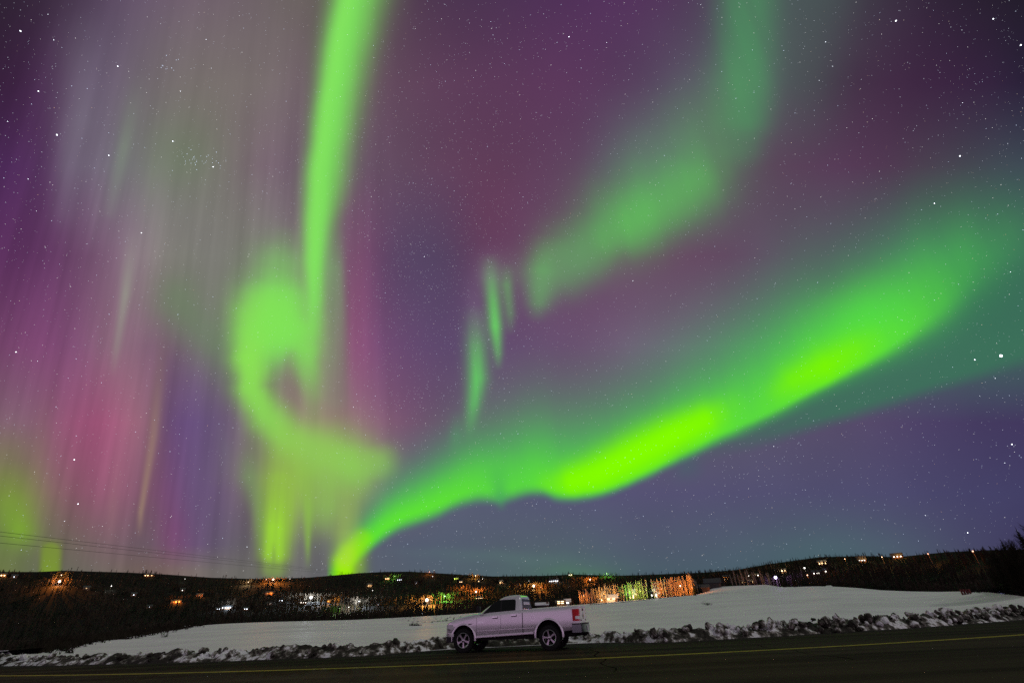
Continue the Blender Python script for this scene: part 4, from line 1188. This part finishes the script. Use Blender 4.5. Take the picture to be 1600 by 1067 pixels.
def half_section(x):
    w, zs, zb = tab(x, WID), tab(x, ZSH), tab(x, ZBOT)
    crown = 0.0 if x < 1.0 else (.02 if x < 3.0 else .085 - .01 * max(0, x - 4.2))
    return [(0, zb), (.80*w, zb), (.93*w, zb+.015), (.972*w, zb+.075), (.978*w, zb+.15), (.990*w, .74), (w, .90), (.997*w, 1.0 if zs > 1.1 else .93), (.990*w, zs-.13 if zs > 1.1 else zs-.05),
            (.978*w, zs-.055), (.955*w, zs-.015), (.915*w, zs + .004), (.62*w, zs+crown*.7), (.30*w, zs+crown), (0, zs+crown)]

def loft(sections, cap=True):
    """closed sections (lists of 3-D points) joined end to end"""
    n = len(sections[0]); V = [p for s in sections for p in s]; F = []
    for i in range(len(sections) - 1):
        for j in range(n):
            k = (j + 1) % n
            F.append((i*n+j, i*n+k, (i+1)*n+k, (i+1)*n+j))
    if cap:
        F.append(tuple(range(n - 1, -1, -1))); F.append(tuple((len(sections)-1)*n + j for j in range(n)))
    return V, F

def mesh_obj(name, VF, m, parent, smooth=35, bevel=0.0):
    me = py_mesh(name, VF, m)
    bm = bmesh.new(); bm.from_mesh(me); bmesh.ops.recalc_face_normals(bm, faces=bm.faces)
    if bevel:
        bmesh.ops.bevel(bm, geom=[e for e in bm.edges if len(e.link_faces) == 2 and e.calc_face_angle(0) > .5], offset=bevel, segments=2, affect='EDGES', clamp_overlap=True)
    bm.to_mesh(me); bm.free()
    if smooth:
        me.polygons.foreach_set('use_smooth', [True] * len(me.polygons)); me.set_sharp_from_angle(angle=R_(smooth))
    return link(name, me, parent)

def cut(o, cutters):
    """subtract plain solids from o and bake the result into its mesh"""
    tmp = []
    for VF in cutters:
        c = mesh_obj('cutter', VF, M_under, truck, 0); tmp.append(c)
        b = o.modifiers.new('cut', 'BOOLEAN'); b.operation = 'DIFFERENCE'; b.object = c; b.solver = 'EXACT'
    dg = bpy.context.evaluated_depsgraph_get()
    me = bpy.data.meshes.new_from_object(o.evaluated_get(dg))
    o.modifiers.clear(); old = o.data; o.data = me; me.name = o.name
    bpy.data.meshes.remove(old)
    for c in tmp: bpy.data.objects.remove(c)
    me.polygons.foreach_set('use_smooth', [True] * len(me.polygons)); me.set_sharp_from_angle(angle=R_(32))

def cyl(cx_, cz_, rad, y0, y1, n=40):
    a_ = [(cx_ + rad*math.cos(t), y0, cz_ + rad*math.sin(t)) for t in np.arange(n)*2*math.pi/n]
    b_ = [(p[0], y1, p[2]) for p in a_]
    return loft([a_, b_])

def lathe(profile, n=40):
    """profile of (radius, y) turned about the Y axis"""
    secs = [[(r_*math.cos(t), y_, r_*math.sin(t)) for r_, y_ in profile] for t in np.arange(n)*2*math.pi/n]
    m_ = len(profile); V = [p for s in secs for p in s]; F = []
    for i in range(n):
        for j in range(m_ - 1):
            k = (i + 1) % n
            F.append((i*m_+j, i*m_+j+1, k*m_+j+1, k*m_+j))
    return V, F

truck = thing('pickup_truck', 'silver pickup truck parked on the road shoulder beside the snow bank', 'pickup truck', (1.2, 22.0, 0.0), math.pi - R_(15))
# truck frame: X towards the front, Y towards its left side (facing the road), origin under the rear axle
xs_ = sorted(set([round(v, 3) for v in list(np.linspace(-1.22, 4.2, 46)) + [4.27, 4.32, 4.37, 4.41, 4.44, 4.465]]))
secs = []
for x_ in xs_:
    h_ = half_section(x_)
    secs.append([(x_, y_, z_) for y_, z_ in h_] + [(x_, -y_, z_) for y_, z_ in h_[-2:0:-1]])
body = mesh_obj('body', loft(secs), M_paint, truck)
cuts = [cyl(0, .50, .535, s*.52, s*1.2) for s in (1, -1)] + [cyl(3.57, .47, .50, s*.52, s*1.2) for s in (1, -1)]
cuts.append(box_vf(-1.13, 1.0, -.80, .80, 1.07, 1.7))
cut(body, cuts)
body.data.materials.append(M_under)
for f_ in body.data.polygons:                       # the insides of the wheel wells and the load bed are bare black plastic
    c_ = f_.center
    for ax, az_, rad in ((0, .50, .535), (3.57, .47, .50)):
        if abs(c_.y) < .985 and math.hypot(c_.x - ax, c_.z - az_) < rad + .004 and (abs(f_.normal.y) < .5 or abs(abs(c_.y) - .52) < .01): f_.material_index = 1
    if abs(c_.y) < .801 and -1.131 < c_.x < 1.001 and 1.06 < c_.z < 1.40: f_.material_index = 1
# wells, frame and axles below
link('frame', py_mesh('frame', merge_vf([box_vf(-1.0, 4.2, -.62, .62, .42, .70), box_vf(-.12, .12, -.75, .75, .34, .50), box_vf(3.45, 3.69, -.75, .75, .34, .5), box_vf(.6, 2.9, -.80, .80, .40, .52)]), M_under), truck)
mesh_obj('exhaust', cone(np.array([-1.25, -.55, .45]), np.array([-.6, -.5, .45]), .04, .04, 10), M_under, truck)

# arch lips
for cx_, cz_, rad in ((0, .50, .535), (3.57, .47, .50)):
    for s in (1, -1):
        ring = []
        for t in np.linspace(R_(-8), R_(188), 34):
            c_, n_ = math.cos(t), math.sin(t)
            yb = tab(cx_ + rad*c_, WID)
            ring.append([(cx_ + (rad-.012)*c_, s*(yb-.05), cz_ + (rad-.012)*n_), (cx_ + (rad-.012)*c_, s*(yb+.010), cz_ + (rad-.012)*n_),
                         (cx_ + (rad+.02)*c_, s*(yb+.010), cz_ + (rad+.02)*n_), (cx_ + (rad+.055)*c_, s*(yb-.012), cz_ + (rad+.055)*n_)])
        mesh_obj('wheel_arch', loft(ring), M_paint, truck)

# cab
CZ = [1.24, 1.40, 1.52, 1.64, 1.74, 1.82, 1.885, 1.93, 1.945]
CXF = [3.02, 2.88, 2.70, 2.49, 2.29, 2.11, 1.95, 1.72, 1.52]
CXR = [1.07, 1.07, 1.085, 1.10, 1.12, 1.14, 1.165, 1.22, 1.32]
CWY = [.965, .935, .895, .850, .815, .785, .755, .67, .55]
def cy(z): return float(np.interp(z, CZ, CWY))
secs = []
for z_, xf, xr, w in zip(CZ, CXF, CXR, CWY):
    g = min(1.0, (xf - xr) / 1.1)
    h_ = [(xr, 0), (xr, .55*w), (xr+.012*g, .82*w), (xr+.045*g, .95*w), (xr+.12*g, w), (xr+.3*g, w), ((xr+xf)/2, w), (xf-.45*g, w*.998), (xf-.30*g, w*.985), (xf-.17*g, w*.945), (xf-.08*g, w*.85), (xf, .55*w), (xf+.055, .25*w), (xf+.065, 0)]
    secs.append([(x_, y_, z_) for x_, y_ in h_] + [(x_, -y_, z_) for x_, y_ in h_[-2:0:-1]])
cab = mesh_obj('cab', loft(secs), M_paint, truck, 40)

def side_pane(name, pts, s, off=.006, m=M_glass, thick=.03):
    """pane on the cab's side, following its curve: pts is an outline in (x, z)"""
    zs_ = sorted(set([round(z_, 4) for _, z_ in pts] + list(np.linspace(min(p[1] for p in pts) + .004, max(p[1] for p in pts) - .004, 9).round(4))))
    secs = []
    for z_ in zs_:
        xs = []
        for (xa, za), (xb, zb) in zip(pts, pts[1:] + pts[:1]):
            if abs(za - zb) < 1e-6:
                if abs(z_ - za) < 1e-6: xs += [xa, xb]
            elif min(za, zb) - 1e-6 <= z_ <= max(za, zb) + 1e-6: xs.append(xa + (xb - xa) * (z_ - za) / (zb - za))
        if len(xs) < 2 or max(xs) - min(xs) < 1e-4: xs = [xs[0] - .002, xs[0] + .002]
        y_ = cy(z_)
        secs.append([(min(xs), s*(y_-thick), z_), (max(xs), s*(y_-thick), z_), (max(xs), s*(y_+off), z_), (min(xs), s*(y_+off), z_)])
    return mesh_obj(name, loft(secs), m, truck, 30)
for s in (1, -1):
    side_pane('window_seal', [(2.715, 1.335), (2.59, 1.44), (2.355, 1.65), (2.20, 1.745), (2.06, 1.785), (1.40, 1.785), (1.355, 1.76), (1.338, 1.70), (1.338, 1.39)], s, .003, M_dark, .02)
    side_pane('side_window', [(2.68, 1.347), (2.572, 1.44), (2.34, 1.64), (2.19, 1.732), (2.055, 1.77), (1.985, 1.77), (1.985, 1.372)], s)
    side_pane('side_window', [(1.925, 1.375), (1.925, 1.77), (1.415, 1.77), (1.375, 1.748), (1.358, 1.69), (1.358, 1.402)], s)
def end_pane(name, zlo, zhi, ylo, yhi, xfun, sign, m, bow):
    o_, i_ = [], []
    ring = [(ylo, zlo), (0, zlo), (-ylo, zlo), (-yhi, zhi), (0, zhi), (yhi, zhi)]
    for y_, z_ in ring:
        x_ = xfun(z_) + (bow if y_ == 0 else -.012 if sign > 0 else .0)
        o_.append((x_ + sign*.006, y_, z_)); i_.append((x_ - sign*.03, y_, z_))
    return mesh_obj(name, loft([o_, i_]), m, truck, 20)
end_pane('rear_window', 1.43, 1.79, .74, .63, lambda z: float(np.interp(z, CZ, CXR)), -1, M_glass, 0.0)
end_pane('windshield', 1.37, 1.855, .74, .60, lambda z: float(np.interp(z, CZ, CXF)) + .0, 1, M_glass, .066)
mesh_obj('brake_light', box_vf(1.175, 1.21, -.17, .17, 1.845, 1.875), M_red, truck, 0, .006)

# panel gaps, sill, handles
def side_strip(name, x0, z0, x1, z1, wd, m, s, out=.004, th=.02):
    n = 8; secs = []
    for t in np.linspace(0, 1, n):
        x_, z_ = x0 + (x1-x0)*t, z0 + (z1-z0)*t
        zs = tab(x_, ZSH); w = tab(x_, WID)
        yv = float(np.interp(z_, [tab(x_, ZBOT)+.075, .74, .90, zs-.13, zs-.055, zs-.015, zs+.06], [.972*w, .99*w, w, .99*w, .978*w, .955*w, .935]))
        if abs(x1-x0) > abs(z1-z0): ring = [(x_, s*(yv-th), z_-wd/2), (x_, s*(yv+out), z_-wd/2), (x_, s*(yv+out), z_+wd/2), (x_, s*(yv-th), z_+wd/2)]
        else: ring = [(x_-wd/2, s*(yv-th), z_), (x_-wd/2, s*(yv+out), z_), (x_+wd/2, s*(yv+out), z_), (x_+wd/2, s*(yv-th), z_)]
        secs.append(ring)
    return mesh_obj(name, loft(secs), m, truck, 20)
for s in (1, -1):
    side_strip('panel_gap', 1.045, .58, 1.045, 1.39, .028, M_dark, s, .003)
    side_strip('panel_gap', 1.955, .56, 1.955, 1.36, .008, M_dark, s, .002)
    side_strip('panel_gap', 2.99, .56, 2.99, 1.28, .010, M_dark, s, .002)
    side_strip('side_step', 3.0, .525, .62, .60, .05, M_paint, s, .035, .05)
    side_strip('side_moulding', 2.98, .725, .60, .765, .016, M_paint, s, .012)
    for hx, hz in ((2.20, 1.185), (1.40, 1.225)):
        h_ = box_vf(hx-.115, hx+.115, s*1.0 if s > 0 else -1.04, 1.04 if s > 0 else -1.0, hz-.019, hz+.019)
        mesh_obj('door_handle', h_, M_chrome, truck, 30, .008)
        mesh_obj('handle_recess', box_vf(hx-.12, hx+.10, min(s*.99, s*.999), max(s*.99, s*.999), hz-.05, hz+.02), M_dark, truck, 0)
    # mirror
    mi = mesh_obj('wing_mirror', merge_vf([box_vf(2.80, 2.93, s*1.0 if s > 0 else -1.22, 1.22 if s > 0 else -1.0, 1.36, 1.60), box_vf(2.83, 2.90, min(s*.9, s*1.02), max(s*.9, s*1.02), 1.37, 1.43)]), M_dark, truck, 30, .02)
    mesh_obj('mirror_glass', box_vf(2.785, 2.799, s*1.03 if s > 0 else -1.19, 1.19 if s > 0 else -1.03, 1.39, 1.57), M_glass, mi, 0)
# fuel flap: a thin ring on the road side
ring = [[(.62 + r_*math.cos(t), y_, 1.10 + r_*math.sin(t)*1.05) for r_, y_ in ((.082, .985), (.082, 1.006), (.096, 1.006), (.096, .985))] for t in np.linspace(0, 2*math.pi, 29)]
mesh_obj('fuel_flap', loft(ring, False), M_chrome, truck)
# badges
mesh_obj('badge', merge_vf([box_vf(3.20 + k*.038, 3.232 + k*.038, .985, 1.008, .965, .995) for k in range(4)]), M_dark, truck, 0)
mesh_obj('badge', merge_vf([box_vf(2.70 + k*.062, 2.752 + k*.062, .985, 1.008, 1.00, 1.045) for k in range(4)]), M_chrome, truck, 0)

# wheels
def wheel(xc, s):
    w_ = bpy.data.objects.new('wheel', None); COL.objects.link(w_); w_.parent = truck; w_.location = (xc, s*.855, .42); w_.empty_display_size = .2
    w_.rotation_euler = (0, random.uniform(0, 1.2), 0 if s > 0 else math.pi)
    prof = [(.262, -.125), (.34, -.138), (.395, -.13), (.417, -.10), (.42, -.05), (.42, .05), (.417, .10), (.395, .13), (.34, .138), (.262, .125)]
    ty = mesh_obj('tyre', lathe(prof, 48), M_tyre, w_, 40)
    blocks = []
    for k in range(30):
        t = 2*math.pi*k/30
        for y0 in (-.11, .03):
            a0, a1 = t + (.05 if y0 > 0 else 0), t + .12 + (.05 if y0 > 0 else 0)
            ring = [[(r_*math.cos(aa_), yy_, r_*math.sin(aa_)) for r_, yy_ in ((.41, y0), (.431, y0), (.431, y0+.08), (.41, y0+.08))] for aa_ in (a0, a1)]
            blocks.append(loft(ring))
    mesh_obj('tread', merge_vf(blocks), M_tyre, ty, 0)
    rm = mesh_obj('rim', lathe([(.262, .12), (.268, .134), (.258, .138), (.240, .128), (.232, .06), (.225, -.10)], 48), M_rim, w_, 40)
    sp = []
    for k in range(5):
        t = 2*math.pi*k/5
        c_, n_ = math.cos(t), math.sin(t)
        def pt(r_, u, y_): return (r_*c_ - u*n_, y_, r_*n_ + u*c_)
        sp.append(loft([[pt(.05, -.036, .075), pt(.05, .036, .075), pt(.05, .030, .118), pt(.05, -.030, .118)],
                        [pt(.15, -.034, .075), pt(.15, .034, .075), pt(.15, .026, .120), pt(.15, -.026, .120)],
                        [pt(.245, -.056, .085), pt(.245, .056, .085), pt(.245, .046, .126), pt(.245, -.046, .126)]]))
    mesh_obj('spoke', merge_vf(sp), M_rim, rm, 30)
    mesh_obj('hub_cap', lathe([(.0, .128), (.045, .128), (.062, .118), (.066, .07)], 24), M_rim, rm, 40)
    mesh_obj('brake_disc', lathe([(.0, .02), (.19, .02), (.19, -.02), (.0, -.02)], 28), M_under, rm, 0)
for xc in (0.0, 3.57):
    for s in (1, -1): wheel(xc, s)

# lights
def wrap(name, pts, zlo, zhi, m, parent, off=.012, th=.05):
    """block that follows an outline in plan, between two heights"""
    secs = []
    for (x_, y_), nx_, ny_ in pts:
        secs.append([(x_ - nx_*th, y_ - ny_*th, zlo), (x_ + nx_*off, y_ + ny_*off, zlo), (x_ + nx_*off, y_ + ny_*off, zhi), (x_ - nx_*th, y_ - ny_*th, zhi)])
    return mesh_obj(name, loft(secs), m, parent, 40)
for s in (1, -1):
    pl = [((-.975, s*.985), 0, s), ((-1.08, s*.978), -.12, s*.99), ((-1.17, s*.958), -.4, s*.9), ((-1.215, s*.915), -.9, s*.43), ((-1.222, s*.83), -1, 0)]
    tl = wrap('taillight', pl, .94, 1.34, M_red, truck, .016, .04)
    wrap('reverse_lens', pl[1:], 1.0, 1.10, M_clear, tl, .019, .03)
    ph = [((4.02, s*.972), .08, s), ((4.15, s*.945), .3, s*.95), ((4.27, s*.89), .55, s*.83), ((4.36, s*.81), .75, s*.66), ((4.43, s*.68), .9, s*.4), ((4.455, s*.58), 1, 0)]
    hd = wrap('headlight', ph, .80, .985, M_clear, truck, .012, .05)
    wrap('lamp_bezel', ph[1:4], .80, .825, M_dark, hd, .016, .02)
# grille
gr = mesh_obj('grille', box_vf(4.40, 4.478, -.56, .56, .70, .97), M_dark, truck, 0, .015)
mesh_obj('grille_bar', merge_vf([box_vf(4.47, 4.505, -.58, .58, .955, .99), box_vf(4.47, 4.50, -.045, .045, .70, .955), box_vf(4.47, 4.498, -.56, .56, .81, .85), box_vf(4.47, 4.505, -.58, .58, .68, .705)]), M_chrome, gr, 0, .008)
# bumpers
pf = [((3.98, .965), .0, 1), ((4.17, .945), .35, .94), ((4.34, .86), .7, .7), ((4.47, .62), .93, .36), ((4.52, 0), 1, 0), ((4.47, -.62), .93, -.36), ((4.34, -.86), .7, -.7), ((4.17, -.945), .35, -.94), ((3.98, -.965), 0, -1)]
wrap('front_bumper', pf, .565, .665, M_chrome, truck, .035, .08)
wrap('front_valance', pf, .36, .56, M_dark, truck, .015, .08)
pr = [((-.93, .97), 0, 1), ((-1.12, .975), -.2, .97), ((-1.25, .93), -.7, .7), ((-1.31, .78), -.96, .25), ((-1.345, 0), -1, 0), ((-1.31, -.78), -.96, -.25), ((-1.25, -.93), -.7, -.7), ((-1.12, -.975), -.2, -.97), ((-.93, -.97), 0, -1)]
rb = wrap('rear_bumper', pr, .56, .82, M_bumper, truck, .04, .10)
wrap('bumper_step', pr, .82, .86, M_dark, rb, .03, .12)
mesh_obj('number_plate', box_vf(-1.397, -1.384, -.16, .16, .60, .76), M_plate, rb, 0)
mesh_obj('tow_hitch', merge_vf([box_vf(-1.40, -1.1, -.07, .07, .46, .55), box_vf(-1.18, -1.05, -.5, .5, .46, .54)]), M_under, truck, 0, .01)
# tailgate
tg = mesh_obj('tailgate', merge_vf([box_vf(-1.243, -1.16, -.79, .79, .875, 1.405)]), M_paint, truck, 30, .012)
mesh_obj('tailgate_lip', loft([[(-1.17, y_, 1.40), (-1.27, y_, 1.40), (-1.262, y_, 1.435), (-1.17, y_, 1.45)] for y_ in np.linspace(-.80, .80, 5)]), M_paint, tg, 30)
mesh_obj('tailgate_handle', box_vf(-1.256, -1.242, -.13, .13, 1.27, 1.36), M_dark, tg, 0, .005)
# horned-head emblem: a small shield with two curls
em = [(-.10, 1.19), (-.055, 1.215), (0, 1.225), (.055, 1.215), (.10, 1.19), (.115, 1.13), (.07, 1.10), (.045, 1.05), (0, .995), (-.045, 1.05), (-.07, 1.10), (-.115, 1.13)]
mesh_obj('emblem', loft([[(-1.258, y_, z_) for y_, z_ in em], [(-1.242, y_*1.04, 1.12 + (z_-1.12)*1.04) for y_, z_ in em]]), M_chrome, tg, 20)
mesh_obj('emblem_heart', loft([[(-1.262, y_*.42, 1.12 + (z_-1.12)*.5) for y_, z_ in em], [(-1.255, y_*.45, 1.12 + (z_-1.12)*.55) for y_, z_ in em]]), M_red, tg, 20)
mesh_obj('badge', merge_vf([box_vf(-1.252, -1.242, .42 + k*.055, .465 + k*.055, .94, .975) for k in range(5)]), M_dark, tg, 0)
mesh_obj('badge', merge_vf([box_vf(-1.252, -1.242, -.66 + k*.055, -.615 + k*.055, .94, .975) for k in range(4)]), M_dark, tg, 0)
# ------------------------------------------------------------------ stars: little shining bodies far beyond everything else
SR = 30000.0
def star_mat(name, col, s):
    m = bpy.data.materials.new(name); m.use_nodes = True
    nt = m.node_tree; nt.nodes.clear()
    e = nt.nodes.new('ShaderNodeEmission'); e.inputs[0].default_value = (*col, 1); e.inputs[1].default_value = s
    o = nt.nodes.new('ShaderNodeOutputMaterial'); nt.links.new(e.outputs[0], o.inputs[0])
    m.cycles.emission_sampling = 'NONE'
    return m
SM = [star_mat('star_light', c, s) for c, s in [((.80, .86, 1), 1.0), ((.66, .78, 1), 1.9), ((1, .98, .96), 1.3), ((1, .82, .64), 1.1), ((1, .62, .42), .95), ((.84, .90, 1), 4.0)]]
OV = np.array([(1, 0, 0), (-1, 0, 0), (0, 1, 0), (0, -1, 0), (0, 0, 1), (0, 0, -1)], float)
OF = np.array([(0, 2, 4), (2, 1, 4), (1, 3, 4), (3, 0, 4), (2, 0, 5), (1, 2, 5), (3, 1, 5), (0, 3, 5)])
PXM = SR / 455.0                                       # metres per picture element at that distance
srng = np.random.default_rng(5)
sV, sF, sM = [], [], []
def add_star(px, py, size, m):
    c = ray(px, py) * SR + (0, 0, CAM_H)
    size = size * (1 + ((px - 800) ** 2 + (py - 533) ** 2) / 711.0 ** 2) ** -.6
    sV.append(OV * size * PXM * .5 + c); sF.append(OF + 6 * len(sF)); sM.append(np.full(8, m))
pts = []
while len(pts) < 11500:
    x_, y_ = srng.uniform(-60, 1660), srng.uniform(-60, 900)
    a_ = min(1.0, 0.42 + 0.6 * math.exp(-((x_ - 720) / 260) ** 2 - ((y_ - 420) / 330) ** 2) + .22 * fbm(x_ * .012, y_ * .012, 3, 91))
    if srng.random() < a_: pts.append((x_, y_))
for x_, y_ in pts:
    rc = math.hypot(x_ - 800, y_ - 533) / 960
    size = (0.31 + 0.10 * rc) * (0.75 + 1.0 * srng.random() ** 5)
    m = srng.choice([0, 0, 0, 1, 2, 2, 3, 4], p=[.22, .2, .16, .12, .12, .08, .06, .04])
    add_star(x_, y_, size, int(m))
for k in range(1100):                                   # the milky dust of the finest ones in the dark gap
    add_star(srng.normal(660, 95), srng.normal(440, 150), .30, 0)
for k in range(60):
    add_star(srng.normal(1190, 60), srng.normal(710, 34), .5, 0)
# two open clusters
for k in range(34): add_star(314 + srng.normal() * 20, 252 + srng.normal() * 9, .40 + .3 * srng.random(), 1)
for k in range(9): add_star(264 + srng.normal() * 8, 103 + srng.normal() * 4, .5 + .3 * srng.random(), 1)
MEDIUM = [(75,23),(84,63),(195,32),(230,27),(233,124),(229,145),(78,285),(44,280),(33,358),(71,387),(322,62),(330,107),(282,143),(57,330),(59,564),(101,814),(105,731),(54,737),
          (255,667),(1448,13),(1512,74),(1484,95),(1504,161),(1441,230),(1280,126),(1301,104),(1374,268),(1363,186),(1540,186),(1599,203),(1564,289),(1555,591),(1585,706),(1547,715),
          (1474,811),(1446,805),(1128,643),(1209,697),(1307,634),(1434,644),(1531,619),(1577,460),(1579,425),(1597,516),(1570,723),(663,401),(989,439),(948,67),(861,102),(821,876),
          (552,636),(905,862),(160,822),(268,806),(340,870),(386,854),(564,832),(1095,8),(1128,28),(1178,52),(1260,30),(1290,66),(1262,112),(1020,160),(690,30),(768,45),(118,60),(12,190)]
for x_, y_ in MEDIUM: add_star(x_, y_, .42 + .30 * srng.random(), 5 if srng.random() < .4 else 2)
st = link('faint_stars', fast_mesh('faint_stars', np.concatenate(sV), np.concatenate(sF), SM, np.concatenate(sM)), kind='stuff')
tag(st, 'thousands of faint stars strewn over the whole night sky', 'stars')

BRIGHT = [(1564,556,4.6,'most brilliant blue white star above the edge of the faint eastern green arc'),
          (1523,562,1.8,'white star just west of the most brilliant star'),
          (32,49,2.0,'bright star in the dark northwest corner of the sky'),
          (60,143,1.7,'bright star between the dark sky corner and the pale western curtain'),
          (89,211,2.2,'brightest blue white star beside the pale western curtain'),
          (184,104,1.6,'blue star at the top of the pale western curtain'),
          (270,221,1.6,'bright star just above the tight star cluster'),
          (170,243,1.5,'star lying on the pale western streak'),
          (221,364,1.6,'star beneath the tight cluster in the grey green glow'),
          (333,261,1.7,'brightest star of the tight star cluster'),
          (25,550,1.6,'star in the magenta glow at the far west edge of the sky'),
          (116,718,1.7,'upper of two bright stars in the rose coloured glow'),
          (122,787,1.7,'lower of two bright stars in the rose coloured glow'),
          (1400,33,2.3,'brightest star in the dark purple northeast corner'),
          (1552,30,1.7,'blue star at the very top of the dark northeast corner'),
          (1595,71,2.1,'bright star at the eastern margin of the sky near the top'),
          (1500,244,2.1,'bright star alone in the purple sky high over the eastern arc'),
          (1460,318,1.6,'warm white star just above the upper fringe of the eastern arc'),
          (1581,694,1.9,'bright star in the deep blue sky under the faint arc at the east margin'),
          (1512,832,1.6,'star low over the ridge near the thicket by the road'),
          (889,58,1.7,'white star high in the plain purple sky east of the green column')]
BM = star_mat('bright_star_light', (.86, .91, 1), 7.0)
for x_, y_, s_, lab in BRIGHT:
    o = link('star', fast_mesh('star', OV * s_ * .46 * PXM * .5, OF, BM))
    o.location = ray(x_, y_) * SR + (0, 0, CAM_H)
    tag(o, lab, 'star', 'brightest stars')
